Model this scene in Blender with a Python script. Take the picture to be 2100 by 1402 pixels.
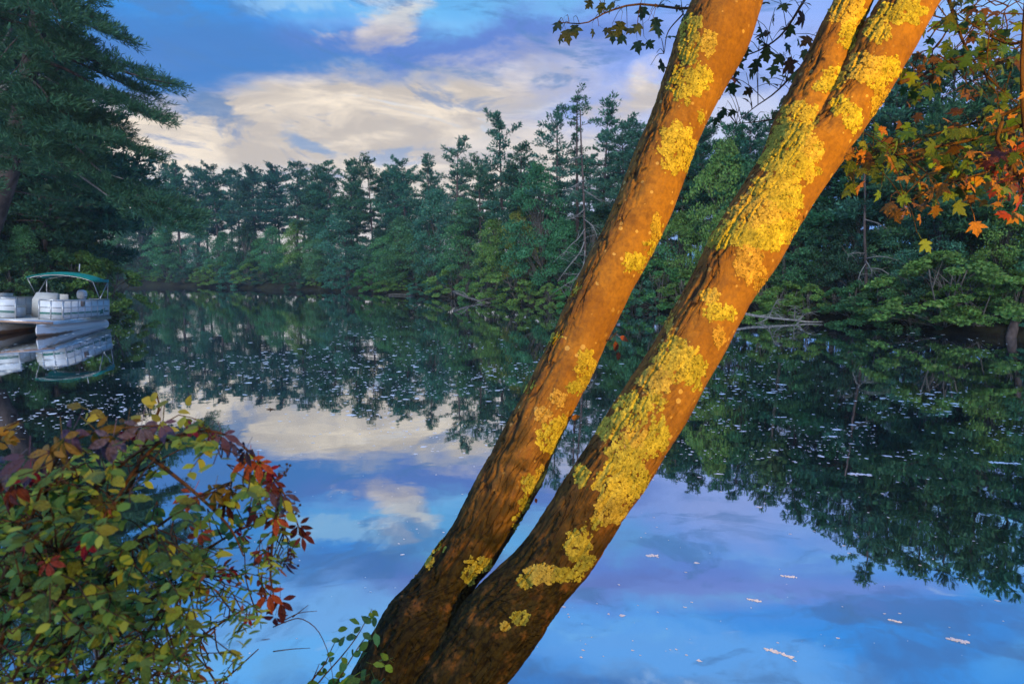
import bpy, math, random
import numpy as np
from mathutils import Matrix, Vector
from mathutils.bvhtree import BVHTree

scene = bpy.context.scene
COL = scene.collection
for _o in list(bpy.data.objects):
    bpy.data.objects.remove(_o, do_unlink=True)

# ------------------------------------------------------------------ camera
F, CX, CY = 1283.0, 1050.0, 701.0          # focal length and centre, in pixels of the 2100 px photograph
CAMZ, YH = 2.5, 560.0                      # eye height over the water, row of the horizon
PITCH = math.atan((CY - YH) / F)
cam_data = bpy.data.cameras.new('camera')
cam_data.sensor_width = 36.0
cam_data.lens = 36.0 * F / 2100.0
cam_data.clip_start = 0.05
cam_data.clip_end = 6000.0
cam_data.dof.use_dof = True
cam_data.dof.focus_distance = 5.5
cam_data.dof.aperture_fstop = 3.2
cam = bpy.data.objects.new('camera', cam_data)
cam.location = (0, 0, CAMZ)
cam.rotation_euler = (math.pi / 2 - PITCH, 0, 0)
COL.objects.link(cam)
scene.camera = cam

# ------------------------------------------------------------------ sky, sun, exposure
scene.view_settings.view_transform = 'Standard'
scene.view_settings.look = 'None'
scene.view_settings.gamma = 1.0
scene.view_settings.use_curve_mapping = False
scene.view_settings.exposure = 0.0
scene.cycles.max_bounces = 8
scene.cycles.diffuse_bounces = 3
scene.cycles.glossy_bounces = 3
scene.cycles.transmission_bounces = 3
scene.cycles.transparent_max_bounces = 8
scene.cycles.volume_bounces = 0

SUN_EL, SUN_AZ = math.radians(32.0), math.radians(190.0)   # azimuth from +Y towards +X

class NT:
    """A thin layer over a node tree: values, sockets and maths in one line each."""
    def __init__(self, tree):
        self.t = tree
    def n(self, kind, **kw):
        nd = self.t.nodes.new(kind)
        for k, v in kw.items():
            setattr(nd, k, v)
        return nd
    def put(self, sock, v):
        if isinstance(v, bpy.types.NodeSocket):
            self.t.links.new(v, sock)
        elif v is not None:
            if sock.type == 'RGBA' and hasattr(v, '__len__') and len(v) == 3:
                v = (*v, 1.0)
            sock.default_value = v
    def m(self, op, a, b=None, c=None, clamp=False):
        nd = self.n('ShaderNodeMath', operation=op, use_clamp=clamp)
        for i, v in enumerate((a, b, c)):
            if v is not None:
                self.put(nd.inputs[i], v)
        return nd.outputs[0]
    def mix(self, fac, a, b, blend='MIX'):
        nd = self.n('ShaderNodeMix', data_type='RGBA', blend_type=blend)
        self.put(nd.inputs[0], fac); self.put(nd.inputs[6], a); self.put(nd.inputs[7], b)
        return nd.outputs[2]
    def ramp(self, v, lo, hi, a=0.0, b=1.0, smooth=True):
        nd = self.n('ShaderNodeMapRange', interpolation_type='SMOOTHSTEP' if smooth else 'LINEAR')
        for i, x in enumerate((v, lo, hi, a, b)):
            self.put(nd.inputs[i], x)
        return nd.outputs[0]
    def noise(self, vec, scale, detail=4.0, rough=0.55, dist=0.0, out=0):
        nd = self.n('ShaderNodeTexNoise')
        if vec is not None:
            self.put(nd.inputs['Vector'], vec)
        nd.inputs['Scale'].default_value = scale
        nd.inputs['Detail'].default_value = detail
        nd.inputs['Roughness'].default_value = rough
        nd.inputs['Distortion'].default_value = dist
        return nd.outputs[out]
    def comb(self, x, y, z):
        nd = self.n('ShaderNodeCombineXYZ')
        for i, v in enumerate((x, y, z)):
            self.put(nd.inputs[i], v)
        return nd.outputs[0]
    def vmul(self, v, s):
        nd = self.n('ShaderNodeVectorMath', operation='MULTIPLY')
        self.put(nd.inputs[0], v); self.put(nd.inputs[1], s)
        return nd.outputs[0]

world = bpy.data.worlds.new('World')
scene.world = world
world.use_nodes = True
world.cycles.sampling_method = 'MANUAL'
world.cycles.sample_map_resolution = 512
world.node_tree.nodes.clear()
W = NT(world.node_tree)
WS = 0.1                                        # background strength
def skyc(r, g, b):                              # a cloud's radiance, before the strength
    return (r / WS, g / WS, b / WS, 1.0)
sky = W.n('ShaderNodeTexSky', sky_type='NISHITA', sun_disc=False)
sky.sun_elevation = SUN_EL
sky.sun_rotation = SUN_AZ
sky.altitude = 100.0
sky.air_density = 1.0
sky.dust_density = 0.3
sky.ozone_density = 4.0
tc = W.n('ShaderNodeTexCoord')
sep = W.n('ShaderNodeSeparateXYZ')
W.put(sep.inputs[0], tc.outputs['Generated'])
dx, dy, dz = sep.outputs
zc = W.m('MAXIMUM', dz, 0.0)
px_ = W.m('DIVIDE', dx, W.m('ADD', zc, 0.12))     # the sky seen as a flat cloud sheet overhead
py_ = W.m('DIVIDE', dy, W.m('ADD', zc, 0.12))
cv = W.comb(px_, py_, 0.0)
az = W.m('ARCTAN2', dx, dy)
el = W.m('ARCSINE', dz)
wn = W.noise(W.comb(W.m('MULTIPLY', az, 5.0), W.m('MULTIPLY', el, 11.0), 0.3), 1.0, 6.0, 0.62, 0.3, out=1)
wsep = W.n('ShaderNodeSeparateXYZ'); W.put(wsep.inputs[0], wn)
azw = W.m('ADD', az, W.m('MULTIPLY', W.m('SUBTRACT', wsep.outputs[0], 0.5), 0.34))
elw = W.m('ADD', el, W.m('MULTIPLY', W.m('SUBTRACT', wsep.outputs[1], 0.5), 0.13))
def cloud(x, y, rx, ry, rot=0.0, inner=0.45, outer=1.25):
    a0, e0 = math.atan((x - CX) / F), math.atan((YH - y) / F)
    ca, sa = math.cos(math.radians(rot)), math.sin(math.radians(rot))
    da, de = W.m('SUBTRACT', azw, a0), W.m('SUBTRACT', elw, e0)
    u = W.m('ADD', W.m('MULTIPLY', da, ca * F / rx), W.m('MULTIPLY', de, sa * F / rx))
    v = W.m('ADD', W.m('MULTIPLY', da, -sa * F / ry), W.m('MULTIPLY', de, ca * F / ry))
    r = W.m('SQRT', W.m('ADD', W.m('MULTIPLY', u, u), W.m('MULTIPLY', v, v)))
    return W.ramp(r, outer, inner)
blue = W.mix(1.0, sky.outputs[0], (0.62, 0.98, 1.75, 1.0), 'MULTIPLY')
deep = W.mix(W.ramp(el, 0.10, 0.9), skyc(0.085, 0.35, 0.88), skyc(0.035, 0.50, 1.42))
base = W.mix(0.80, blue, deep)
streak = W.noise(W.vmul(cv, (0.55, 1.0, 1.0)), 1.9, 3.0, 0.55, 0.4)
base = W.mix(W.ramp(streak, 0.50, 0.68, 0.0, 0.75), base, skyc(0.26, 0.74, 1.22))
band = W.noise(W.vmul(cv, (0.42, 1.25, 1.0)), 2.0, 3.0, 0.5, 0.5)
base = W.mix(W.ramp(band, 0.46, 0.62, 0.0, 0.80), base, skyc(0.085, 0.25, 0.66))
lav = W.noise(W.vmul(cv, (0.3, 1.0, 1.0)), 1.9, 3.0, 0.55, 0.2)
base = W.mix(W.ramp(lav, 0.50, 0.66, 0.0, 0.70), base, skyc(0.30, 0.40, 0.92))
grain = W.noise(W.comb(W.m('MULTIPLY', az, 6.0), W.m('MULTIPLY', el, 22.0), 1.7), 1.0, 5.0, 0.6, 0.6)
cream = W.mix(W.ramp(grain, 0.38, 0.66), skyc(0.62, 0.55, 0.49), skyc(1.02, 0.88, 0.71))
torn = W.noise(W.comb(W.m('MULTIPLY', az, 3.2), W.m('ADD', W.m('MULTIPLY', el, 10.0), W.m('MULTIPLY', az, 1.4)), 4.1), 1.0, 7.0, 0.62, 0.5)
base = W.mix(W.ramp(torn, 0.50, 0.60, 0.0, 0.70), base, skyc(0.085, 0.22, 0.56))
base = W.mix(W.ramp(torn, 0.42, 0.33, 0.0, 0.60), base, skyc(0.20, 0.60, 1.05))
CL = base
for (x, y, rx, ry, rot, st, colr) in (
        (1230, 150, 420, 150, 4, 0.60, skyc(0.30, 0.43, 0.95)),
        (1050, -95, 800, 55, -4, 0.60, skyc(0.22, 0.27, 0.74)),
        (650, -190, 420, 90, 0, 0.55, skyc(0.28, 0.74, 1.25)),
        (1500, -240, 500, 80, 6, 0.45, skyc(0.30, 0.66, 1.20)),
        (1620, 240, 440, 220, 0, 0.72, skyc(0.44, 0.55, 1.02)),
        (330, 90, 420, 100, -8, 0.65, skyc(0.045, 0.28, 0.74)),
        (560, 165, 560, 60, 6, 0.85, skyc(0.075, 0.23, 0.60)),
        (1020, 112, 420, 42, 0, 0.80, skyc(0.13, 0.24, 0.66)),
        (960, 20, 420, 60, 3, 0.55, skyc(0.20, 0.60, 0.93)),
        (620, 440, 760, 150, 0, 0.85, skyc(0.95, 0.84, 0.70)),
        (740, 250, 480, 80, 9, 1.0, cream),
        (520, 310, 420, 75, 4, 1.0, cream),
        (980, 330, 420, 90, 0, 0.8, cream),
        (1310, 215, 110, 55, 10, 0.9, cream),
        (1480, 270, 170, 60, 0, 0.6, skyc(0.80, 0.80, 0.86)),
        (800, 75, 75, 42, 25, 0.72, cream),
        (735, 15, 50, 30, 0, 0.55, cream),
        (640, 30, 110, 28, 22, 0.55, skyc(0.40, 0.66, 0.90)),
        (430, 255, 50, 22, -25, 0.75, skyc(0.075, 0.22, 0.50)),
        (640, 312, 62, 20, -22, 0.70, skyc(0.20, 0.36, 0.64)),
        (800, 335, 55, 22, 10, 0.60, skyc(0.20, 0.36, 0.66)),
        (1560, 215, 60, 30, 0, 0.60, skyc(0.24, 0.35, 0.70))):
    CL = W.mix(W.m('MULTIPLY', cloud(x, y, rx, ry, rot), st), CL, colr)
wisp = W.noise(W.comb(W.m('MULTIPLY', az, 5.5), W.m('ADD', W.m('MULTIPLY', el, 19.0), W.m('MULTIPLY', az, 2.2)), 7.7), 1.0, 6.0, 0.66, 0.8)
CL = W.mix(W.ramp(wisp, 0.53, 0.66, 0.0, 0.62), CL, skyc(0.095, 0.24, 0.54))
CL = W.mix(W.ramp(wisp, 0.40, 0.30, 0.0, 0.35), CL, skyc(0.55, 0.75, 1.05))
bgn = W.n('ShaderNodeBackground')
W.put(bgn.inputs['Color'], CL)
bgn.inputs['Strength'].default_value = WS
wout = W.n('ShaderNodeOutputWorld')
world.node_tree.links.new(bgn.outputs[0], wout.inputs['Surface'])

sun_data = bpy.data.lights.new('sun', 'SUN')
sun_data.energy = 3.0
sun_data.angle = math.radians(40.0)
sun_data.color = (1.0, 0.97, 0.90)
sun = bpy.data.objects.new('sun', sun_data)
_d = Vector((math.sin(SUN_AZ) * math.cos(SUN_EL), math.cos(SUN_AZ) * math.cos(SUN_EL), math.sin(SUN_EL)))
sun.rotation_euler = _d.to_track_quat('Z', 'Y').to_euler()
sun.location = (0, 0, 60)
COL.objects.link(sun)

# ------------------------------------------------------------------ helpers
RNG = np.random.default_rng(7)
CP, SP = math.cos(PITCH), math.sin(PITCH)
def P(x, y, depth):
    """The world point at a horizontal distance `depth` (along +Y) in the direction of photo pixel (x, y)."""
    u, v = (x - CX) / F, (CY - y) / F
    d = np.array([u, CP + v * SP, -SP + v * CP])
    return np.array([0.0, 0.0, CAMZ]) + d * (depth / d[1])
def PIX(p):
    q = np.asarray(p, float) - np.array([0, 0, CAMZ])
    fw = q[..., 1] * CP - q[..., 2] * SP
    up = q[..., 1] * SP + q[..., 2] * CP
    return CX + F * q[..., 0] / fw, CY - F * up / fw

def _hash(i, j, k):
    h = (i.astype(np.int64) * 374761393 + j.astype(np.int64) * 668265263 + k.astype(np.int64) * 2147483647) & 0xFFFFFFFF
    h = ((h ^ (h >> 13)) * 1274126177) & 0xFFFFFFFF
    return ((h ^ (h >> 16)) & 0xFFFF) / 65535.0
def vnoise(p):
    p = np.asarray(p, float)
    i = np.floor(p).astype(np.int64); f = p - i; f = f * f * (3 - 2 * f)
    r = 0
    for a in (0, 1):
        for b in (0, 1):
            for c in (0, 1):
                w = (f[..., 0] if a else 1 - f[..., 0]) * (f[..., 1] if b else 1 - f[..., 1]) * (f[..., 2] if c else 1 - f[..., 2])
                r = r + w * _hash(i[..., 0] + a, i[..., 1] + b, i[..., 2] + c)
    return r
def fbm(p, octv=4):
    r, a, t = 0, 0.5, 0
    for o in range(octv):
        r = r + a * vnoise(np.asarray(p) * 2 ** o + 17.3 * o); t += a; a *= 0.5
    return r / t
def sstep(a, b, x):
    t = np.clip((x - a) / (b - a), 0, 1)
    return t * t * (3 - 2 * t)

def mesh_np(name, V, faces, mat=None, smooth=False, attrs=None):
    """A mesh from arrays: faces is one (n,3)/(n,4) array or a list of them."""
    V = np.asarray(V, np.float32).reshape(-1, 3)
    if isinstance(faces, np.ndarray):
        faces = [faces]
    faces = [np.asarray(f, np.int32) for f in faces if len(f)]
    loops = np.concatenate([f.ravel() for f in faces])
    sizes = np.concatenate([np.full(len(f), f.shape[1], np.int32) for f in faces])
    starts = np.concatenate([[0], np.cumsum(sizes)[:-1]]).astype(np.int32)
    me = bpy.data.meshes.new(name)
    me.vertices.add(len(V)); me.vertices.foreach_set('co', V.ravel())
    me.loops.add(len(loops)); me.loops.foreach_set('vertex_index', loops)
    me.polygons.add(len(sizes)); me.polygons.foreach_set('loop_start', starts)
    if smooth:
        me.polygons.foreach_set('use_smooth', np.ones(len(sizes), bool))
    for k, a in (attrs or {}).items():
        a = np.asarray(a, np.float32)
        if a.ndim == 1:
            at = me.attributes.new(k, 'FLOAT', 'POINT'); at.data.foreach_set('value', a)
        else:
            if a.shape[1] == 3:
                a = np.concatenate([a, np.ones((len(a), 1), np.float32)], 1)
            at = me.attributes.new(k, 'FLOAT_COLOR', 'POINT'); at.data.foreach_set('color', a.ravel())
    me.update(calc_edges=True)
    if mat:
        me.materials.append(mat)
    return me

class MB:
    """Collects pieces (vertices + faces) of ONE mesh."""
    def __init__(self):
        self.V, self.Q, self.T, self.A, self.n = [], [], [], [], 0
    def add(self, V, Q=None, T=None, a=None):
        V = np.asarray(V, float).reshape(-1, 3)
        if Q is not None and len(Q): self.Q.append(np.asarray(Q, int) + self.n)
        if T is not None and len(T): self.T.append(np.asarray(T, int) + self.n)
        self.V.append(V); self.n += len(V)
        if a is not None:
            a = np.asarray(a, float)
            self.A.append(np.broadcast_to(a, (len(V),) + a.shape[-1:]) if a.ndim <= 1 else a)
        return self
    def box(self, lo, hi, M=None):
        lo, hi = np.minimum(lo, hi), np.maximum(lo, hi)
        V = np.array([[(lo, hi)[i][0], (lo, hi)[j][1], (lo, hi)[k][2]] for i in (0, 1) for j in (0, 1) for k in (0, 1)])
        if M is not None: V = V @ np.array(M)[:3, :3].T + np.array(M)[:3, 3]
        return self.add(V, [[0, 1, 3, 2], [4, 6, 7, 5], [0, 4, 5, 1], [2, 3, 7, 6], [0, 2, 6, 4], [1, 5, 7, 3]])
    def tube(self, pts, rad, n=8, cap=True, a=None):
        V, Q = tube(pts, rad, n)
        T = []
        if cap:
            k = len(V); V = np.concatenate([V, [np.asarray(pts[0], float)], [np.asarray(pts[-1], float)]])
            m = k - n
            T = [[k, (i + 1) % n, i] for i in range(n)] + [[k + 1, m + i, m + (i + 1) % n] for i in range(n)]
        return self.add(V, Q, T, a)
    def mesh(self, name, mat=None, smooth=False, off=None):
        V = np.concatenate(self.V)
        if off is not None: V = V - np.asarray(off, float)
        fs = []
        if self.Q: fs.append(np.concatenate(self.Q))
        if self.T: fs.append(np.concatenate(self.T))
        at = {'tint': np.concatenate(self.A)} if self.A else None
        return mesh_np(name, V, fs, mat, smooth, at)

def frames(pts):
    pts = np.asarray(pts, float)
    t = np.gradient(pts, axis=0)
    t /= np.linalg.norm(t, axis=1, keepdims=True) + 1e-9
    ref = np.array([0.0, 0.0, 1.0]) if abs(t[0][2]) < 0.9 else np.array([0.0, 1.0, 0.0])
    N = np.zeros_like(t); B = np.zeros_like(t)
    n = np.cross(ref, t[0]); n /= np.linalg.norm(n)
    for i in range(len(t)):
        n = n - t[i] * np.dot(n, t[i]); n /= np.linalg.norm(n) + 1e-9
        N[i] = n; B[i] = np.cross(t[i], n)
    return t, N, B
def tube(pts, rad, n=8):
    pts = np.asarray(pts, float)
    rad = np.broadcast_to(np.asarray(rad, float), (len(pts),))
    t, N, B = frames(pts)
    th = np.arange(n) / n * 2 * np.pi
    V = pts[:, None, :] + rad[:, None, None] * (np.cos(th)[None, :, None] * N[:, None, :] + np.sin(th)[None, :, None] * B[:, None, :])
    i = np.arange(len(pts) - 1)[:, None] * n; j = np.arange(n)[None, :]; k = (j + 1) % n
    Q = np.stack([i + j, i + k, i + n + k, i + n + j], -1).reshape(-1, 4)
    return V.reshape(-1, 3), Q
def curve(ctrl, n):
    """A smooth (Catmull-Rom) curve through the control rows, any number of columns."""
    c = np.asarray(ctrl, float)
    c = np.concatenate([[2 * c[0] - c[1]], c, [2 * c[-1] - c[-2]]])
    m = len(c) - 3
    u = np.linspace(0, m, n); i = np.minimum(u.astype(int), m - 1); f = (u - i)[:, None]
    p0, p1, p2, p3 = c[i], c[i + 1], c[i + 2], c[i + 3]
    return 0.5 * (2 * p1 + (p2 - p0) * f + (2 * p0 - 5 * p1 + 4 * p2 - p3) * f ** 2 + (3 * p1 - p0 - 3 * p2 + p3) * f ** 3)

def link(name, data, parent=None, loc=None, M=None):
    o = bpy.data.objects.new(name, data)
    COL.objects.link(o)
    if parent is not None: o.parent = parent
    if loc is not None: o.location = loc
    if M is not None: o.matrix_basis = M
    return o
def tag(o, label, cat, group=None):
    o['label'] = label; o['category'] = cat
    if group: o['group'] = group
    return o
def thing(name, label, cat, loc=(0, 0, 0), group=None):
    o = link(name, None, loc=tuple(loc)); o.empty_display_size = 0.2
    return tag(o, label, cat, group)
ONES = 'zero first second third fourth fifth sixth seventh eighth ninth tenth eleventh twelfth thirteenth fourteenth fifteenth sixteenth seventeenth eighteenth nineteenth'.split()
def ordinal(k):
    if k < 20: return ONES[k]
    t, r = divmod(k, 10)
    return ('', '', 'twent', 'thirt', 'fort', 'fift', 'sixt', 'sevent', 'eight', 'ninet')[t] + ('ieth' if r == 0 else 'y-' + ONES[r])

# ------------------------------------------------------------------ materials
def material(name):
    m = bpy.data.materials.new(name); m.use_nodes = True
    m.node_tree.nodes.clear()
    return m, NT(m.node_tree)
def finish(N, shader, disp=None):
    o = N.n('ShaderNodeOutputMaterial')
    N.t.links.new(shader, o.inputs['Surface'])
def bsdf(N, color, rough=0.6, spec=0.3, metal=0.0, normal=None, coat=0.0):
    b = N.n('ShaderNodeBsdfPrincipled')
    N.put(b.inputs['Base Color'], color); N.put(b.inputs['Roughness'], rough)
    N.put(b.inputs['Specular IOR Level'], spec); N.put(b.inputs['Metallic'], metal)
    if coat: b.inputs['Coat Weight'].default_value = coat
    if normal is not None: N.put(b.inputs['Normal'], normal)
    return b.outputs[0]
def bump(N, h, strength=0.5, dist=0.01, normal=None):
    b = N.n('ShaderNodeBump'); b.inputs['Strength'].default_value = strength; b.inputs['Distance'].default_value = dist
    N.put(b.inputs['Height'], h)
    if normal is not None: N.put(b.inputs['Normal'], normal)
    return b.outputs[0]
def attr(N, name, out='Color'):
    return N.n('ShaderNodeAttribute', attribute_name=name).outputs[out]
def objco(N):
    return N.n('ShaderNodeTexCoord').outputs['Object']
def geo_pos(N):
    return N.n('ShaderNodeNewGeometry').outputs['Position']

def leaf_material(name, trans=0.3, rough=0.55, use_tint=True, spec=0.25):
    """Leaves: colour of the object times the colour of each leaf, light from behind glows through."""
    m, N = material(name)
    c = N.n('ShaderNodeObjectInfo').outputs['Color']
    if use_tint:
        c = N.mix(1.0, c, attr(N, 'tint'), 'MULTIPLY')
    else:
        co = objco(N); nz = N.noise(co, 5.0, 4.0, 0.6); rnd = N.n('ShaderNodeObjectInfo').outputs['Random']
        sp = N.n('ShaderNodeSeparateXYZ'); N.put(sp.inputs[0], co)
        ax = N.m('ABSOLUTE', sp.outputs[0])
        rib = N.ramp(ax, 0.030, 0.008)
        fr = N.m('FRACT', N.m('MULTIPLY', N.m('SUBTRACT', sp.outputs[1], N.m('MULTIPLY', ax, 0.9)), 7.0))
        vein = N.m('MAXIMUM', rib, N.m('MULTIPLY', N.ramp(N.m('ABSOLUTE', N.m('SUBTRACT', fr, 0.5)), 0.10, 0.02), 0.5))
        c0 = c
        c = N.mix(N.ramp(N.m('ADD', nz, N.m('MULTIPLY', N.m('SUBTRACT', rnd, 0.5), 0.3)), 0.40, 0.66), c0, N.mix(1.0, c0, (0.55, 0.50, 0.45), 'MULTIPLY'))
        c = N.mix(N.m('MULTIPLY', vein, 0.45), c, N.mix(1.0, c0, (1.5, 1.35, 1.3), 'MULTIPLY'))
        blot = N.noise(N.vmul(co, (2.1, 2.1, 2.1)), 6.0, 2.0)
        c = N.mix(N.ramp(blot, 0.66, 0.72, 0, 0.8), c, (0.06, 0.03, 0.015))
        p = bsdf(N, c, rough, spec, 0, bump(N, N.m('SUBTRACT', nz, N.m('MULTIPLY', vein, 0.4)), 0.5, 0.03))
    if use_tint:
        p = bsdf(N, c, rough, spec)
    t = N.n('ShaderNodeBsdfTranslucent'); N.put(t.inputs[0], c)
    mx = N.n('ShaderNodeMixShader'); mx.inputs[0].default_value = trans
    N.t.links.new(p, mx.inputs[1]); N.t.links.new(t.outputs[0], mx.inputs[2])
    finish(N, mx.outputs[0])
    return m
def plain(name, color, rough=0.5, spec=0.3, metal=0.0, vary=0.15, scale=6.0, bmp=0.0):
    m, N = material(name)
    nz = N.noise(objco(N), scale, 5.0, 0.6)
    dark = tuple(c * (1 - vary) for c in color); lite = tuple(min(1, c * (1 + vary)) for c in color)
    c = N.mix(N.ramp(nz, 0.3, 0.7), dark, lite)
    nrm = bump(N, nz, bmp, 0.01) if bmp else None
    finish(N, bsdf(N, c, rough, spec, metal, nrm))
    return m
def bark_material(name, a, b, scale=5.0, stretch=(1, 1, 0.25)):
    m, N = material(name)
    co = N.vmul(objco(N), stretch)
    nz = N.noise(co, scale, 6.0, 0.65, 0.3)
    c = N.mix(N.ramp(nz, 0.32, 0.68), a, b)
    finish(N, bsdf(N, c, 0.9, 0.1, 0, bump(N, nz, 0.8, 0.04)))
    return m
M_NEEDLE = leaf_material('pine_needles', 0.22, 0.6, spec=0.15)
M_LEAF = leaf_material('tree_leaves', 0.32, 0.5, spec=0.2)
M_NEARLEAF = leaf_material('near_leaves', 0.42, 0.36, use_tint=False, spec=0.35)
M_PINEBARK = bark_material('pine_bark', (0.045, 0.034, 0.032), (0.13, 0.10, 0.095), 3.0)
M_GREYBARK = bark_material('grey_bark', (0.06, 0.055, 0.05), (0.17, 0.155, 0.14), 4.0)
M_DEADWOOD = bark_material('dead_wood', (0.12, 0.12, 0.12), (0.27, 0.265, 0.26), 6.0)
M_TWIG = bark_material('twig_bark', (0.05, 0.032, 0.022), (0.12, 0.075, 0.05), 30.0)
# ------------------------------------------------------------------ land and water
LAKE = np.array([(-3.2, 3.5), (-9, 6), (-18, 13), (-25, 21), (-25.5, 30), (-24.0, 35), (-30.5, 46), (-60, 90), (-84, 127),
                 (-46, 107), (-24, 87), (-11, 70), (-2, 55), (3, 47), (8.4, 43), (14.6, 34), (16.9, 28.6), (20.4, 24.7),
                 (27, 17), (25, 8), (12, 3.6), (4, 3.4), (0, 3.5)], float)
def lake_sdf(x, y):
    """Distance to the shoreline, positive on land."""
    p = np.stack([x, y], -1)
    d2 = np.full(x.shape, 1e18); inside = np.zeros(x.shape, bool)
    n = len(LAKE)
    for i in range(n):
        a, b = LAKE[i], LAKE[(i + 1) % n]
        e = b - a; w = p - a
        t = np.clip((w @ e) / (e @ e), 0, 1)
        q = w - t[..., None] * e
        d2 = np.minimum(d2, (q ** 2).sum(-1))
        c = ((a[1] > y) != (b[1] > y)) & (x < (b[0] - a[0]) * (y - a[1]) / (b[1] - a[1] + 1e-12) + a[0])
        inside ^= c
    d = np.sqrt(d2)
    return np.where(inside, -d, d)
def ground_z(x, y):
    x, y = np.asarray(x, float), np.asarray(y, float)
    far = sstep(8, 30, np.hypot(x, y))
    wob = (fbm(np.stack([x * 0.35, y * 0.35, x * 0], -1), 3) - 0.5)
    d = lake_sdf(x, y) + wob * 2.4 * far
    up = 1.3 * (1 - np.exp(-np.maximum(d, 0) / 3.0)) + 0.03 * np.clip(d - 4, 0, 120) + 0.30 * far * sstep(0, 0.8, d)
    dn = -1.1 * (1 - np.exp(np.minimum(d, 0) / 2.0))
    return np.where(d > 0, up + wob * 0.25 * sstep(0.2, 2, d), dn)
def axis(lo, hi, step, far):
    core = np.arange(lo, hi + step, step)
    k = np.geomspace(step * 1.5, far, 22)
    return np.concatenate([lo - k[::-1], core, hi + k])
_gx, _gy = axis(-95, 45, 0.75, 160), axis(-8, 140, 0.75, 160)
_X, _Y = np.meshgrid(_gx, _gy)
_Z = ground_z(_X, _Y)
_nx, _ny = len(_gx), len(_gy)
_i = (np.arange(_ny - 1)[:, None] * _nx + np.arange(_nx - 1)[None, :])
_Q = np.stack([_i, _i + 1, _i + _nx + 1, _i + _nx], -1).reshape(-1, 4)
M_GROUND, N = material('forest_floor')
_p = geo_pos(N)
_n1 = N.noise(_p, 0.9, 6.0, 0.65); _n2 = N.noise(_p, 9.0, 6.0, 0.7)
_c = N.mix(N.ramp(_n1, 0.35, 0.65), (0.018, 0.014, 0.010), (0.032, 0.032, 0.014))
_c = N.mix(N.ramp(_n2, 0.52, 0.72, 0, 0.6), _c, (0.050, 0.034, 0.020))
finish(N, bsdf(N, _c, 0.95, 0.1, 0, bump(N, _n2, 0.9, 0.06)))
ground = link('ground', mesh_np('ground', np.stack([_X, _Y, _Z], -1), _Q, M_GROUND, True))
ground['kind'] = 'structure'

M_WATER, N = material('lake_water')
_p = geo_pos(N)
_w1 = N.noise(N.vmul(_p, (1.0, 1.0, 1.0)), 0.9, 3.0, 0.5)
_w2 = N.noise(N.vmul(_p, (0.8, 1.4, 1.0)), 6.0, 3.0, 0.5)
_calm = N.noise(_p, 0.06, 2.0)
_h = N.m('ADD', _w1, N.m('MULTIPLY', N.m('MULTIPLY', _w2, 0.10), N.ramp(_calm, 0.4, 0.65, 0.25, 1.0)))
_nrm = bump(N, _h, 0.38, 0.0075)
_lw = N.n('ShaderNodeFresnel'); _lw.inputs['IOR'].default_value = 1.6; N.put(_lw.inputs['Normal'], _nrm)
_gl = N.n('ShaderNodeBsdfGlossy'); _gl.inputs['Color'].default_value = (0.93, 0.97, 1.0, 1); _gl.inputs['Roughness'].default_value = 0.018
N.put(_gl.inputs['Normal'], _nrm)
_df = N.n('ShaderNodeBsdfDiffuse'); _df.inputs['Color'].default_value = (0.010, 0.016, 0.022, 1)
_mx = N.n('ShaderNodeMixShader')
N.put(_mx.inputs[0], N.ramp(_lw.outputs[0], 0.02, 0.75, 0.72, 0.82, smooth=False))
N.t.links.new(_df.outputs[0], _mx.inputs[1]); N.t.links.new(_gl.outputs[0], _mx.inputs[2])
finish(N, _mx.outputs[0])
_wb = MB()
_wx, _wy = np.linspace(-100, 40, 29), np.linspace(-2, 140, 29)
_WX, _WY = np.meshgrid(_wx, _wy)
_i = (np.arange(28)[:, None] * 29 + np.arange(28)[None, :])
water = link('lake_water', mesh_np('lake_water', np.stack([_WX, _WY, 0 * _WX], -1), np.stack([_i, _i + 1, _i + 30, _i + 29], -1).reshape(-1, 4), M_WATER, True))
water['kind'] = 'structure'
# ------------------------------------------------------------------ tree makers
def unit(v):
    v = np.asarray(v, float)
    return v / (np.linalg.norm(v, axis=-1, keepdims=True) + 1e-9)
def kites(Pn, D, L, Wd, rng, k=3, spread=0.6, roll=None):
    """k narrow kite-shaped blades from each point, fanned about its direction."""
    n = len(Pn)
    Pn = np.repeat(Pn, k, 0); D = unit(np.repeat(D, k, 0) + rng.normal(0, spread, (n * k, 3)))
    L = np.repeat(np.broadcast_to(L, (n,)), k) * rng.uniform(0.7, 1.25, n * k)
    Wd = np.repeat(np.broadcast_to(Wd, (n,)), k) * rng.uniform(0.7, 1.3, n * k)
    R = unit(np.cross(D, rng.normal(0, 1, (n * k, 3)) + np.array([0, 0, 1.2])))
    V = np.stack([Pn, Pn + D * L[:, None] * 0.55 + R * Wd[:, None] / 2, Pn + D * L[:, None], Pn + D * L[:, None] * 0.55 - R * Wd[:, None] / 2], 1)
    Q = np.arange(n * k * 4).reshape(-1, 4)
    return V.reshape(-1, 3), Q
def leafquads(Pn, size, rng, up=0.6):
    n = len(Pn)
    nrm = unit(rng.normal(0, 1, (n, 3)) + np.array([0, 0, up]))
    a = unit(np.cross(nrm, rng.normal(0, 1, (n, 3)))); b = np.cross(nrm, a)
    s = (size * rng.uniform(0.6, 1.35, n))[:, None]
    V = np.stack([Pn - a * s * 0.6, Pn + b * s * 0.42 + nrm * s * 0.08, Pn + a * s * 0.75, Pn - b * s * 0.42 + nrm * s * 0.08], 1)
    return V.reshape(-1, 3), np.arange(n * 4).reshape(-1, 4)
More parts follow.
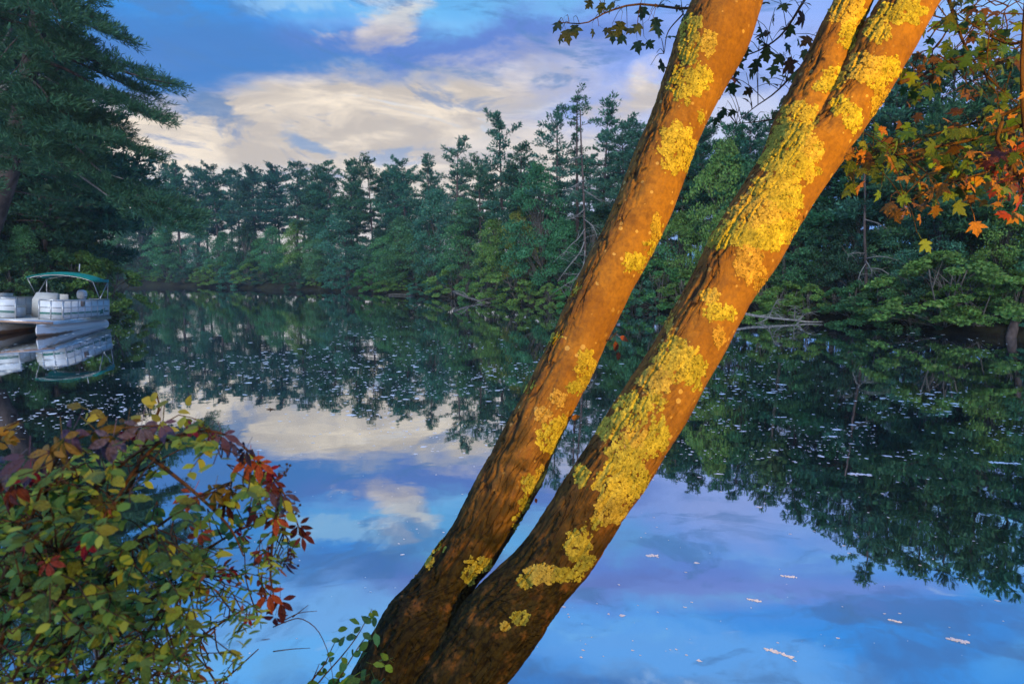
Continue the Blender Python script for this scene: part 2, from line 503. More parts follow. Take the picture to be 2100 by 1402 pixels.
def tints(n, per, rng, lo=0.65, hi=1.3, hue=0.12):
    t = rng.uniform(lo, hi, n)[:, None] * (1 + rng.normal(0, hue, (n, 3)) * np.array([1, 0.35, 0.6]))
    return np.repeat(np.clip(t, 0.1, 2.2), per, 0)

def pine_branch(mw, mn, p0, az, L, rise, droop, rng, tuft=0.34, wid=0.10, dens=1.0, r0=None, bare=0.30, k=3, tip=None, side_len=1.0):
    """One bough of a white pine: a limb, side twigs in a flat plume, needle tufts."""
    d = np.array([math.cos(az), math.sin(az), 0.0]); side = np.array([-d[1], d[0], 0.0])
    u = np.linspace(0, 1, 9)[:, None]
    pts = p0 + d * L * u + np.array([0, 0, 1.0]) * L * (rise * u - droop * u ** 2 + 0.14 * u ** 4) + side * L * 0.06 * np.sin(u * 4 + rng.uniform(0, 6)) * u
    if tip is not None:
        pts = pts + (np.asarray(tip) - pts[-1]) * u ** 1.3
    r0 = r0 or 0.012 * L + 0.012
    mw.tube(pts, np.linspace(r0, r0 * 0.18, 9), 5, cap=False)
    L = np.linalg.norm(pts[-1] - pts[0]); d = unit(pts[-1] - pts[0]); side = unit(np.cross([0, 0, 1.0], d))
    nt = max(5, int(L * 5.0 * dens))
    PP, DD = [], []
    for s in np.linspace(bare, 1.0, nt):
        i = min(int(s * 8), 7); q = pts[i] + (pts[i + 1] - pts[i]) * (s * 8 - i)
        for sg in (-1, 1):
            tl = L * (0.10 + 0.26 * math.sin(min(1.0, (s - bare * 0.7) / (1.02 - bare * 0.7)) * math.pi) ** 0.8) * rng.uniform(0.5, 1.15) * side_len
            if rng.uniform() < 0.16: continue
            dr = unit(d * rng.uniform(0.35, 1.1) + side * sg + np.array([0, 0, rng.uniform(-0.22, 0.42)]))
            m = max(2, int(tl / (tuft * 0.62) * dens))
            f = np.linspace(0.25, 1.0, m)[:, None]
            PP.append(q + dr * tl * f + rng.normal(0, tuft * 0.16, (m, 3)))
            DD.append(np.repeat((dr + np.array([0, 0, 0.45]))[None], m, 0))
    PP.append(pts[-1][None]); DD.append((d + np.array([0, 0, 0.3]))[None])
    PP, DD = np.concatenate(PP), unit(np.concatenate(DD))
    V, Q = kites(PP, DD, tuft, wid, rng, k, 0.55)
    mn.add(V, Q, None, tints(len(PP), 4 * k, rng))
def pine_meshes(name, H, seed, base=0.38, wide=0.2, n_whorl=17, top=0.5, tuft=0.42, ragged=0.35, dens=1.0, deadlow=True):
    rng = np.random.default_rng(seed)
    mw, mn = MB(), MB()
    zz = np.linspace(0, 1, 12)
    sway = np.stack([np.sin(zz * 3 + seed) * 0.012 * H * zz, np.cos(zz * 2.3 + seed) * 0.012 * H * zz, zz * H], -1)
    sway[0] = (0, 0, -0.6)
    mw.tube(sway, 0.0125 * H * (1 - zz * 0.93) + 0.015, 8)
    def at(z):
        t = z / H * 11; i = min(int(t), 10)
        return sway[i] + (sway[i + 1] - sway[i]) * (t - i)
    n_whorl = int(n_whorl * 1.35)
    for w in range(n_whorl):
        u = (w + rng.uniform(-0.3, 0.3)) / n_whorl; u = min(max(u, 0), 0.985)
        prof = (math.sin(min(1, (u + 0.18) / 0.55) * math.pi / 2)) * (1 - u) ** 0.62 + 0.10 * top
        for b in range(int(rng.integers(3, 6))):
            ub = min(0.99, max(0.0, u + rng.uniform(-0.6, 0.6) / n_whorl)); z = H * (base + (1 - base) * ub)
            L = H * wide * prof * rng.uniform(1 - ragged * 1.4, 1 + ragged)
            if L < 0.35: L = 0.35
            rise = 0.05 + 0.75 * u ** 2 + rng.uniform(-0.1, 0.15)
            pine_branch(mw, mn, at(z), rng.uniform(0, 2 * math.pi), L, rise, 0.28 * (1 - u), rng, tuft, tuft * 0.30, dens)
    V, Q = kites(np.repeat(at(H * 0.985)[None], 5, 0), np.repeat([[0, 0, 1.0]], 5, 0), tuft * 1.3, tuft * 0.3, rng, 2, 0.4)
    mn.add(V, Q, None, tints(5, 8, rng))
    if deadlow:
        for b in range(14):
            z = H * rng.uniform(0.12, base + 0.05); a = rng.uniform(0, 6.28); L = H * rng.uniform(0.04, 0.11)
            d = np.array([math.cos(a), math.sin(a), rng.uniform(-0.35, 0.1)])
            p = at(z); mw.tube([p, p + d * L * 0.5, p + d * L + np.array([0, 0, -0.08 * L])], [0.03, 0.02, 0.008], 4, cap=False)
    return mw.mesh(name + '_trunk', M_PINEBARK, True), mn.mesh(name + '_needles', M_NEEDLE)
def leafy_meshes(name, H, seed, base=0.15, wide=0.36, clumps=70, per=190, leaf=0.175, trunks=1, flat=0.55, skew=(0, 0)):
    """A broad-leaved tree or shrub: trunk, limbs, and leaves gathered in many uneven clumps with gaps between."""
    rng = np.random.default_rng(seed)
    mw, mn = MB(), MB()
    R = H * wide
    tops = []
    for t in range(trunks):
        a = rng.uniform(0, 6.28); ln = 0.05 * H if trunks == 1 else 0.22 * H
        top = np.array([math.cos(a) * ln, math.sin(a) * ln, H * 0.78])
        zz = np.linspace(0, 1, 8)[:, None]
        pts = np.array([0, 0, -0.5]) + (top - np.array([0, 0, -0.5])) * zz + np.array([0.02, 0.015, 0]) * H * np.sin(zz * 5 + seed)
        mw.tube(pts, np.linspace(0.018 * H / math.sqrt(trunks), 0.006 * H, 8), 7)
        tops.append(pts)
    for c in range(clumps):
        u = rng.uniform(0, 1) ** 0.9
        z = H * (base + (1 - base) * u)
        rr = R * (0.30 + 0.75 * math.sin(min(1.0, (u * 0.9 + 0.18)) * math.pi) ** 0.75) * math.sqrt(rng.uniform(0.16, 1.0)) * rng.uniform(0.75, 1.18)
        if u > 0.9: rr *= 0.5
        a = rng.uniform(0, 6.28)
        ctr = np.array([math.cos(a) * rr + skew[0] * z, math.sin(a) * rr + skew[1] * z, z])
        tp = tops[int(rng.integers(0, trunks))]
        k = min(7, max(1, int(u * 7 * 0.8)))
        p = tp[k]; mid = (p + ctr) / 2 + np.array([0, 0, 0.02 * H])
        mw.tube([p, mid, ctr], [0.006 * H, 0.004 * H, 0.0015 * H], 4, cap=False)
        cr = H * rng.uniform(0.055, 0.125)
        n = int(per * rng.uniform(0.6, 1.3))
        q = rng.normal(0, 1, (n, 3)); q = q / np.linalg.norm(q, axis=1, keepdims=True) * (rng.uniform(0, 1, n) ** 0.45)[:, None]
        out = np.array([math.cos(a), math.sin(a), 0.0])
        q = q * np.array([cr * 1.25, cr * 1.25, cr * flat]); q[:, 2] -= (q @ out) * 0.35
        V, Q = leafquads(ctr + q, leaf, rng)
        mn.add(V, Q, None, tints(n, 4, rng) * rng.uniform(0.75, 1.25))
    return mw.mesh(name + '_wood', M_GREYBARK, True), mn.mesh(name + '_leaves', M_LEAF)

PINES = [pine_meshes('pine', 20, 101, 0.40, 0.19, 16), pine_meshes('pine', 20, 102, 0.46, 0.17, 14, ragged=0.45),
         pine_meshes('pine', 20, 103, 0.34, 0.21, 17), pine_meshes('pine', 20, 104, 0.50, 0.20, 12, ragged=0.5),
         pine_meshes('pine', 20, 105, 0.42, 0.16, 18), pine_meshes('pine', 20, 106, 0.30, 0.18, 20, ragged=0.4)]
PINE_FULL = [pine_meshes('hemlock', 16, 121, 0.10, 0.24, 20, tuft=0.40, deadlow=False), pine_meshes('hemlock', 16, 122, 0.14, 0.22, 19, tuft=0.40),
             pine_meshes('hemlock', 16, 123, 0.20, 0.25, 17, tuft=0.40, ragged=0.5)]
PINE_RAGGED = [pine_meshes('ragged_pine', 18, 131, 0.36, 0.17, 11, tuft=0.40, ragged=0.6, dens=0.95), pine_meshes('ragged_pine', 18, 132, 0.42, 0.15, 10, tuft=0.40, ragged=0.65, dens=0.9),
               pine_meshes('ragged_pine', 18, 133, 0.62, 0.10, 8, tuft=0.30, ragged=0.7, dens=0.6)]
LEAFY = [leafy_meshes('leafy', 12, 201, 0.10, 0.34, 80), leafy_meshes('leafy', 12, 202, 0.16, 0.30, 70), leafy_meshes('leafy', 12, 203, 0.08, 0.40, 85),
         leafy_meshes('leafy', 12, 204, 0.20, 0.27, 66), leafy_meshes('leafy', 12, 205, 0.05, 0.36, 80)]
SHRUBS = [leafy_meshes('shrub', 3, 301, 0.02, 0.60, 46, 190, 0.105, 4, 0.6), leafy_meshes('shrub', 3, 302, 0.0, 0.75, 50, 190, 0.105, 5, 0.6),
          leafy_meshes('shrub', 3, 303, 0.05, 0.50, 42, 190, 0.10, 3, 0.75)]
PROTO_H = {'pine': 20, 'full': 16, 'ragged': 18, 'leafy': 12, 'shrub': 3}
SETS = {'pine': PINES, 'full': PINE_FULL, 'ragged': PINE_RAGGED, 'leafy': LEAFY, 'shrub': SHRUBS}

SHORE_PX = np.array([(225, 128), (500, 107), (700, 87), (850, 70), (1000, 55), (1130, 47), (1300, 42.5), (1600, 34), (1800, 28.6), (2100, 24.7), (2400, 21)], float)
def shore_depth(px):
    return float(np.interp(px, SHORE_PX[:, 0], SHORE_PX[:, 1]))
_rt = random.Random(5)
PENDING = []
def plant(kind, px, ytop, setback=2.0, which=None, color=None, wide=1.0, name=None, note=None, depth=None, cat='tree'):
    """A tree or shrub on the bank: seen at column px, its top at row ytop, `setback` metres behind the waterline."""
    D = depth if depth else shore_depth(px) + setback
    top = P(px, ytop, D)
    gz = float(ground_z(np.array([top[0]]), np.array([top[1]]))[0])
    if gz < 0: gz = -0.1
    s = max(0.2, (top[2] - gz) / PROTO_H[kind])
    ms = SETS[kind]
    wm, fm = ms[_rt.randrange(len(ms)) if which is None else which]
    nm = name or {'pine': 'pine_tree', 'full': 'hemlock_tree', 'ragged': 'ragged_pine_tree', 'leafy': 'broadleaf_tree', 'shrub': 'shrub'}[kind]
    r = link(nm, None, loc=(top[0], top[1], gz))
    r.scale = (s * wide, s * wide, s); r.rotation_euler = (_rt.uniform(-0.03, 0.03), _rt.uniform(-0.03, 0.03), _rt.uniform(0, 6.28))
    t = link('trunk' if kind != 'shrub' else 'stems', wm, r); c = link('crown' if kind != 'shrub' else 'foliage', fm, r)
    if color is None:
        color = {'pine': (0.054, 0.165, 0.098), 'full': (0.046, 0.145, 0.080), 'ragged': (0.054, 0.160, 0.100), 'leafy': (0.080, 0.225, 0.090), 'shrub': (0.078, 0.215, 0.072)}[kind]
        j = _rt.uniform(0.8, 1.25); color = (color[0] * j * _rt.uniform(0.8, 1.3), color[1] * j, color[2] * j * _rt.uniform(0.8, 1.2))
    c.color = (*color, 1)
    PENDING.append((r, kind, px, note, 'shrub' if kind == 'shrub' else cat))
    return r
YEL, LIME, DKG, TEAL = (0.23, 0.26, 0.050), (0.15, 0.28, 0.065), (0.042, 0.110, 0.062), (0.070, 0.215, 0.135)

# the tall pines of the far treeline, column and row of each top in the photograph
for px, yt in ((232, 335), (275, 348), (322, 325), (362, 338), (402, 347), (441, 342), (482, 350), (522, 344), (560, 340), (602, 337), (642, 346),
               (681, 336), (716, 332), (762, 329), (800, 345), (832, 331)):
    plant('pine', px, yt, _rt.uniform(4, 9))
for px, yt, kind, w in ((884, 317, 'ragged', 0), (936, 282, 'ragged', 1), (985, 330, 'pine', 3), (1031, 234, 'ragged', 0), (1072, 302, 'pine', 1),
                     (1151, 220, 'ragged', 1), (1190, 184, 'ragged', 2), (1238, 212, 'ragged', 0), (1285, 252, 'pine', 3), (1330, 256, 'pine', 0)):
    plant(kind, px, yt, _rt.uniform(2.5, 5), w)
for px, yt, kind in ((1400, 262, 'pine'), (1455, 250, 'pine'), (1497, 262, 'pine'), (1545, 246, 'pine'), (1600, 236, 'full'), (1668, 215, 'full'), (1735, 190, 'full'),
                     (1800, 178, 'full'), (1842, 82, 'ragged'), (1905, 118, 'full'), (1960, 125, 'full'), (2022, 92, 'ragged'), (2085, 110, 'full'), (2150, 80, 'full'), (2230, 70, 'pine')):
    plant(kind, px, yt, _rt.uniform(3, 6))
# a thinner row behind, the sky shows between its trunks
for k in range(20):
    px = 250 + k * 53 + _rt.uniform(-12, 12)
    plant('pine', px, np.interp(px, [240, 850, 1000, 1300], [352, 352, 330, 300]) + _rt.uniform(0, 22), _rt.uniform(14, 22))
for k in range(9):
    px = 1350 + k * 85 + _rt.uniform(-15, 15)
    plant('pine', px, np.interp(px, [1350, 1700, 2100], [285, 240, 170]) + _rt.uniform(0, 22), _rt.uniform(9, 14))
# broad-leaved trees in front of the pines, along the bank
for px, yt, w, col, note in ((238, 452, 1.0, None, None), (285, 436, .9, DKG, None), (335, 470, 1.0, None, None), (400, 458, 1.0, TEAL, None), (455, 478, .9, None, None), (505, 462, 1.0, DKG, None),
                       (560, 470, 1.0, None, None), (612, 458, 1.0, LIME, None), (655, 480, .9, None, None), (705, 428, .95, TEAL, 'big domed teal-green broadleaf tree standing forward on the far bank'), (775, 474, 1.0, DKG, None),
                       (825, 448, 1.0, None, None), (888, 398, .9, TEAL, 'tall broad-crowned tree with leaves down to the water near the fallen log'), (955, 415, 1.0, None, None), (1015, 455, 1.0, LIME, None),
                       (1085, 405, .8, YEL, 'yellowing broadleaf tree below the tallest ragged pines'), (1110, 335, .7, None, None), (1160, 455, 1.0, None, None), (1225, 440, 1.0, DKG, None), (1290, 420, .9, None, None),
                       (1345, 375, .8, None, None), (1398, 440, 1.0, LIME, None), (1488, 298, .62, LIME, 'tall slim lime green tree seen between the two leaning trunks'), (1538, 330, .7, None, None), (1590, 455, .9, None, None), (1640, 430, .9, None, None),
                       (1700, 455, 1.0, DKG, None), (1760, 420, .8, DKG, None), (1830, 455, .9, None, None), (1890, 420, .9, TEAL, None), (1945, 405, .9, TEAL, None),
                       (2005, 395, .9, None, None), (2070, 400, .8, LIME, None), (2130, 420, .9, LIME, None), (2200, 380, .9, None, None)):
    plant('leafy', px, yt, _rt.uniform(1.8, 3.2), None, col, w, note=note)
# undergrowth between and behind them
_px = 236.0
while _px < 1330:
    plant('leafy', _px, np.interp(_px, [230, 900, 1330], [500, 485, 440]) + _rt.uniform(-25, 30), _rt.uniform(4, 8), None, None, 1.35)
    _px += _rt.uniform(26, 44)
# shrubs and low boughs hanging over the water
_px = 232.0
while _px < 2200:
    wl = 560 + F * CAMZ / shore_depth(_px)
    hgt = np.interp(_px, [230, 900, 1500, 2100], [32, 46, 84, 125]) * _rt.uniform(0.7, 1.45)
    col = _rt.choice([None, None, LIME, LIME, TEAL, DKG])
    plant('shrub', _px, wl - hgt, _rt.uniform(-0.5, 0.5), None, col, _rt.uniform(1.0, 1.45))
    _px += np.interp(_px, [230, 900, 2100], [26, 38, 62]) * _rt.uniform(0.75, 1.2)
plant('shrub', 900, 565, 0.2, 1, TEAL, 1.2, note='rounded teal shrub leaning over the fallen log in mid picture')
plant('shrub', 1062, 545, 0.4, 1, LIME, 1.3, note='bright lime shrub on the bank below the ragged pines')
plant('shrub', 1945, 590, 0.2, 1, LIME, 1.3, note='bright green rounded bush hanging low over the water beneath the maple leaves')
for px, yt, D in ((45, -130, 38), (125, 70, 41), (-70, -160, 37), (70, 150, 36), (150, 215, 43)):
    plant('full', px, yt, 0, None, (0.046, 0.125, 0.070), 1.0, depth=D)
# the near left bank, behind the boat
for px, yt, D, kind, col, w in ((-90, 330, 36, 'leafy', DKG, 1.0), (20, 395, 38, 'leafy', DKG, 1.0), (95, 430, 41, 'leafy', None, 1.0), (165, 455, 44, 'leafy', DKG, .9), (-40, 430, 33, 'leafy', TEAL, .9),
                                (40, 470, 34.5, 'leafy', None, .9), (130, 480, 38, 'leafy', TEAL, .9), (190, 490, 42, 'leafy', LIME, .9),
                                (30, 300, 46, 'pine', DKG, 1.0), (110, 290, 50, 'pine', DKG, 1.0), (180, 320, 56, 'pine', None, 1.0), (60, 200, 40, 'full', DKG, 1.0), (-70, 200, 44, 'full', DKG, 1)):
    plant(kind, px, yt, 0, None, col, w, depth=D, note=None)
for px, yt, D, col in ((-40, 520, 31, DKG), (20, 530, 32, None), (75, 525, 33, DKG), (125, 515, 34.5, None), (172, 520, 35.5, LIME), (208, 535, 36.2, LIME)):
    plant('shrub', px, yt, 0, None, col, 1.0, depth=D)

_cnt = {}
PENDING.sort(key=lambda r: r[2])
for r, kind, px, note, cat in PENDING:
    reg = 'left' if px < 226 else 'far'
    _cnt[(kind, reg)] = k = _cnt.get((kind, reg), 0) + 1
    if note is None:
        if reg == 'left':
            what = {'pine': 'dark pine', 'full': 'dark low-branched conifer', 'leafy': 'shady broadleaf tree', 'shrub': 'green shrub'}[kind]
            note = f'{what} on the bank behind the pontoon boat, {ordinal(k)} toward the open water'
        else:
            what = {'pine': 'tall bare-trunked pine in the far treeline', 'full': 'dark low-branched conifer on the opposite bank',
                    'ragged': 'ragged pine rising above the far treeline', 'leafy': 'broadleaf tree below the pines opposite',
                    'shrub': 'low waterline shrub on the opposite bank'}[kind]
            note = f'{what}, {ordinal(k)} along from the pontoon boat'
    tag(r, note, cat, {'pine': 'pines of the treeline', 'full': 'low-branched conifers', 'ragged': 'ragged pines above the treeline', 'leafy': 'broadleaf trees on the banks', 'shrub': 'shrubs along the waterline'}[kind])
# ------------------------------------------------------------------ the big pine leaning over the left bank
rng = np.random.default_rng(11)
_px = [(-75, 640, 31.5), (-40, 520, 31), (-8, 430, 30.5), (22, 335, 30), (46, 222, 29.8), (72, 86, 29.5), (92, -40, 29.3), (108, -180, 29.2), (118, -330, 29.2), (122, -450, 29.2)]
_ct = np.array([P(*q) for q in _px])
_ct[0, 2] = max(0.2, float(ground_z(_ct[:1, 0], _ct[:1, 1])[0])) - 0.3
bp_root = thing('pine_tree', 'huge leaning pine with long boughs beside the pontoon boat', 'tree', _ct[0], 'pines of the treeline')
_tp = curve(np.concatenate([_ct, np.array([[.56], [.50], [.46], [.43], [.40], [.35], [.29], [.22], [.13], [.03]])], 1), 60)
mw, mn = MB(), MB()
mw.tube(_tp[:, :3], _tp[:, 3], 14)
def bp_at(u):
    i = min(int(u * 59), 58); return _tp[i, :3] + (_tp[i + 1, :3] - _tp[i, :3]) * (u * 59 - i)
def bp_row(y):
    ys = PIX(_tp[:, :3])[1]; return _tp[int(np.argmin(np.abs(ys - y))), :3]
BOUGH = dict(tuft=0.29, wid=0.034, dens=1.3, k=5, side_len=0.78)
for (tx, ty, D, sy, bare) in ((292, 82, 29, 20, .35), (205, 36, 28, -20, .3), (380, 171, 28.5, 95, .35), (330, 190, 29.5, 110, .45), (337, 240, 28, 120, .6), (263, 253, 29, 190, .4),
                              (274, 276, 30, 200, .45), (332, 318, 28.5, 205, .5), (250, 150, 30, 90, .3), (230, 205, 28, 150, .35), (255, 120, 31, 60, .3),
                              (417, 440, 29, 300, .55), (393, 462, 28, 300, .6), (330, 420, 29.5, 310, .5), (137, 335, 26.5, 300, .3), (190, 300, 27, 250, .3), (60, 300, 26, 285, .3), (150, 235, 27, 180, .3),
                              (120, 120, 26.5, 60, .3), (180, 10, 28, -60, .3), (160, -60, 28, -110, .3), (0, 120, 27, 60, .3), (-60, 230, 28, 180, .3), (-70, 60, 28, 0, .3), (140, 60, 27, 10, .3),
                              (215, 60, 27, 0, .4), (240, -20, 29, -90, .3), (60, 20, 26, -40, .3), (210, 395, 30, 330, .4), (100, 210, 26, 170, .3), (30, 350, 27, 330, .3)):
    p0 = bp_row(sy); tip = P(60 + (tx - 60) * 0.90 if tx > 60 else tx, ty, D)
    d = tip - p0; L = float(np.linalg.norm(d[:2]))
    pine_branch(mw, mn, p0, math.atan2(d[1], d[0]), L, 0.12, 0.18, rng, r0=0.05 + 0.008 * L, bare=bare, tip=tip, **BOUGH)
for k in range(38):
    tx, ty = rng.uniform(-70, 215), rng.uniform(-60, 420); p0 = bp_row(ty - rng.uniform(20, 70)); tip = P(tx, ty, rng.uniform(26, 28.6) if k % 3 else 32)
    d = tip - p0; L = float(np.linalg.norm(d[:2]))
    pine_branch(mw, mn, p0, math.atan2(d[1], d[0]), L, 0.10, 0.20, rng, r0=0.05, bare=.3, tip=tip, **BOUGH)
for k in range(14):
    u = rng.uniform(0.55, 0.97)
    pine_branch(mw, mn, bp_at(u), rng.uniform(0, 6.28), rng.uniform(2.0, 5.0) * (1.25 - u), 0.1 + 0.5 * u ** 3, 0.2, rng, r0=0.05, **BOUGH)
for pts in ([(0, 192, 28), (35, 165, 28.8), (58, 130, 29.4)], [(0, 180, 28.5), (30, 168, 28.8)], [(82, 155, 29.2), (125, 175, 28.5), (168, 212, 28)], [(60, 205, 29.2), (58, 235, 29), (62, 262, 28.8)],
            [(62, 215, 29.2), (70, 245, 29), (75, 268, 28.8)], [(150, 235, 28.4), (180, 268, 28.2), (225, 285, 28)], [(140, 342, 28.4), (185, 375, 28.2), (240, 415, 28)], [(120, 262, 28.8), (165, 310, 28.4), (205, 350, 28.2), (253, 367, 28)],
            [(60, 150, 29.3), (20, 158, 28.6)], [(25, 60, 28.6), (0, 95, 28.2)], [(112, 30, 29.2), (135, 45, 28.9), (146, 62, 28.6)]):
    c = curve([P(*q) for q in pts], 10)
    link('dead_limb', MB().tube(c, np.linspace(0.075, 0.02, 10), 6).mesh('dead_limb', M_DEADWOOD, True, _ct[0]), bp_root)
link('trunk', mw.mesh('big_pine_trunk', M_PINEBARK, True, _ct[0]), bp_root)
_c0 = link('crown', mn.mesh('big_pine_needles', M_NEEDLE, False, _ct[0]), bp_root); _c0.color = (0.058, 0.150, 0.078, 1)

# ------------------------------------------------------------------ the pontoon boat, bow on the bank
M_WHITE = plain('boat_white', (0.62, 0.66, 0.70), 0.35, 0.4, 0, 0.10, 3.0)
M_ALU = plain('boat_aluminium', (0.60, 0.61, 0.63), 0.30, 0.5, 0.85, 0.12, 5.0)
M_RAIL = plain('boat_rail', (0.46, 0.48, 0.50), 0.35, 0.5, 0.6, 0.10, 5.0)
M_TRIM = plain('boat_trim', (0.34, 0.22, 0.16), 0.5, 0.3, 0.2, 0.25, 7.0)
M_BGREEN = plain('boat_green', (0.012, 0.14, 0.11), 0.5, 0.3, 0, 0.15, 5.0)
M_CANVAS = plain('canopy_canvas', (0.008, 0.24, 0.22), 0.8, 0.2, 0, 0.18, 9.0, 0.1)
M_BDARK = plain('boat_dark', (0.02, 0.022, 0.026), 0.4, 0.4, 0, 0.2, 9.0)
M_SEAT = plain('boat_seat', (0.50, 0.50, 0.47), 0.5, 0.3, 0, 0.08, 6.0)
M_PONT, N = material('pontoon_metal')
_oc = objco(N); _sp = N.n('ShaderNodeSeparateXYZ'); N.put(_sp.inputs[0], _oc)
_nz = N.noise(_oc, 3.0, 5.0, 0.6)
_st = N.ramp(N.m('ADD', _sp.outputs[2], N.m('MULTIPLY', _nz, 0.10)), -0.40, -0.47)
finish(N, bsdf(N, N.mix(_st, (0.74, 0.75, 0.78), (0.24, 0.13, 0.07)), N.ramp(_st, 0, 1, 0.30, 0.7), 0.5, N.ramp(_st, 0, 1, 0.25, 0.0)))
X_ = np.array([-1.3, 5.0, -0.17]); X_ /= np.linalg.norm(X_)
Y_ = np.array([-5.0, -1.3, 0.0]) / math.hypot(5, 1.3); Y_ = unit(Y_ * 1.0 + np.array([0, 0, 0.062])); Y_ = unit(Y_ - X_ * (X_ @ Y_)); Z_ = np.cross(X_, Y_)
_bc = P(121, 560, 26.0); _bc[2] = 0.55
boat = thing('pontoon_boat', 'white pontoon boat with green stripe and teal canopy moored at the bank', 'boat')
boat.matrix_basis = Matrix(((X_[0], Y_[0], Z_[0], _bc[0]), (X_[1], Y_[1], Z_[1], _bc[1]), (X_[2], Y_[2], Z_[2], _bc[2]), (0, 0, 0, 1)))
BL, BW = 5.15, 2.6
deck = link('deck', MB().box((-0.95, -0.06, -0.11), (BL + 0.1, BW + 0.06, 0)).mesh('deck', M_SEAT), boat)
link('deck_trim', MB().box((-0.985, -0.08, -0.125), (-0.953, BW + 0.08, 0.012)).box((-0.953, -0.085, -0.125), (BL + 0.12, -0.063, 0.012)).mesh('deck_trim', M_ALU), deck)
link('bow_strip', MB().box((-1.005, -0.05, -0.115), (-0.988, BW + 0.05, -0.03)).mesh('bow_strip', M_TRIM), deck)
def pontoon(y):
    rs = []
    n = 20; th = np.linspace(0, 2 * np.pi, n, endpoint=False)
    for x in np.concatenate([np.linspace(-1.5, -0.55, 9), np.linspace(-0.3, BL + 0.15, 14)]):
        t = min(1.0, (x + 1.5) / 0.95)
        wy = 0.30 * max(0.03, math.sin(t * math.pi / 2) ** 0.8); wz = 0.30 * (0.72 + 0.28 * t)
        rs.append(np.stack([np.full(n, x), y + wy * np.cos(th), -0.42 + (0.30 - wz) * 0.75 + wz * np.sin(th)], -1))
    V = np.concatenate(rs); m = len(rs)
    i = np.arange(m - 1)[:, None] * n; j = np.arange(n)[None]; k = (j + 1) % n
    Q = np.stack([i + j, i + n + j, i + n + k, i + k], -1).reshape(-1, 4)
    b = MB().add(V, Q)
    for e in (0, m - 1):
        c = rs[e].mean(0); b.add(np.concatenate([rs[e], [c]]), None, [[n, a, (a + 1) % n] if e == 0 else [n, (a + 1) % n, a] for a in range(n)])
    p = link('pontoon', b.mesh('pontoon', M_PONT, True), boat)
    s = MB()
    for x in (0.4, 1.7, 3.0, 4.3):
        s.box((x, y - 0.16, -0.20), (x + 0.1, y + 0.16, -0.112))
    s.add([(-1.5, y, -0.16), (-0.9, y - 0.34, -0.28), (-0.35, y - 0.36, -0.34), (-0.9, y - 0.30, -0.20)], [[0, 1, 2, 3]])
    link('bracket', s.mesh('bracket', M_ALU), p)
pontoon(0.32); pontoon(BW - 0.32)
def fence(a, b, posts, z1=0.82, stripe=True):
    """A fence panel from deck point a to b: sheet, rails, posts and stripe."""
    a, b = np.array([*a, 0.0]), np.array([*b, 0.0]); d = b - a; L = np.linalg.norm(d); d = d / L; nrm = np.array([d[1], -d[0], 0])
    M = np.eye(4); M[:3, 0] = d; M[:3, 1] = nrm; M[:3, 3] = a
    p = link('fence_panel', MB().box((0.02, -0.012, 0.07), (L - 0.02, 0.012, z1 - 0.02), M).mesh('fence_panel', M_WHITE), boat)
    link('rail', MB().box((0, -0.032, z1 - 0.025), (L, 0.032, z1 + 0.03), M).mesh('top_rail', M_RAIL), p)
    link('rail', MB().box((0.01, 0.013, 0.50), (L - 0.01, 0.030, 0.53), M).mesh('mid_rail', M_RAIL), p)
    link('rail', MB().box((0, -0.030, 0.035), (L, 0.030, 0.075), M).mesh('low_rail', M_RAIL), p)
    for k in range(posts + 1):
        x = L * k / posts
        link('post', MB().box((x - 0.018, -0.028, 0.0), (x + 0.018, 0.036, z1 - 0.03), M).mesh('post', M_RAIL), p)
    if stripe:
        link('stripe', MB().box((0.03, 0.014, 0.25), (L - 0.03, 0.0185, 0.305), M).box((0.03, 0.014, 0.215), (L - 0.03, 0.0185, 0.232), M).mesh('stripe', M_BGREEN), p)
    return p, M
side, SM = fence((0, 0), (BL, 0), 7)
# the emblem: three slanted bars where the stripe ends
em = MB()
for k in range(4):
    x = 3.95 + k * 0.13
    em.add([np.array([x, 0.0215, 0.14 + .01 * k]), np.array([x + 0.085, 0.0215, 0.14 + .01 * k]), np.array([x + 0.30, 0.0215, 0.36 + .02 * k]), np.array([x + 0.215, 0.0215, 0.36 + .02 * k]),
            np.array([x, 0.012, 0.14 + .01 * k]), np.array([x + 0.085, 0.012, 0.14 + .01 * k]), np.array([x + 0.30, 0.012, 0.36 + .02 * k]), np.array([x + 0.215, 0.012, 0.36 + .02 * k])],
           [[0, 1, 2, 3], [4, 7, 6, 5], [0, 4, 5, 1], [1, 5, 6, 2], [2, 6, 7, 3], [3, 7, 4, 0]])
_V = np.concatenate(em.V) @ SM[:3, :3].T + SM[:3, 3]; em.V = [_V]
link('emblem', em.mesh('emblem', M_BGREEN), side)
link('hatch', MB().box((1.75, 0.013, 0.54), (2.25, 0.022, 0.78), SM).mesh('hatch', M_TRIM), side)
fence((0, 0.85), (0, 0), 2)
fence((0, BW), (0, 1.68), 1)
fence((BL, BW), (0, BW), 7)
fence((BL, 0), (BL, 0.85), 1); fence((BL, 1.75), (BL, BW), 1)
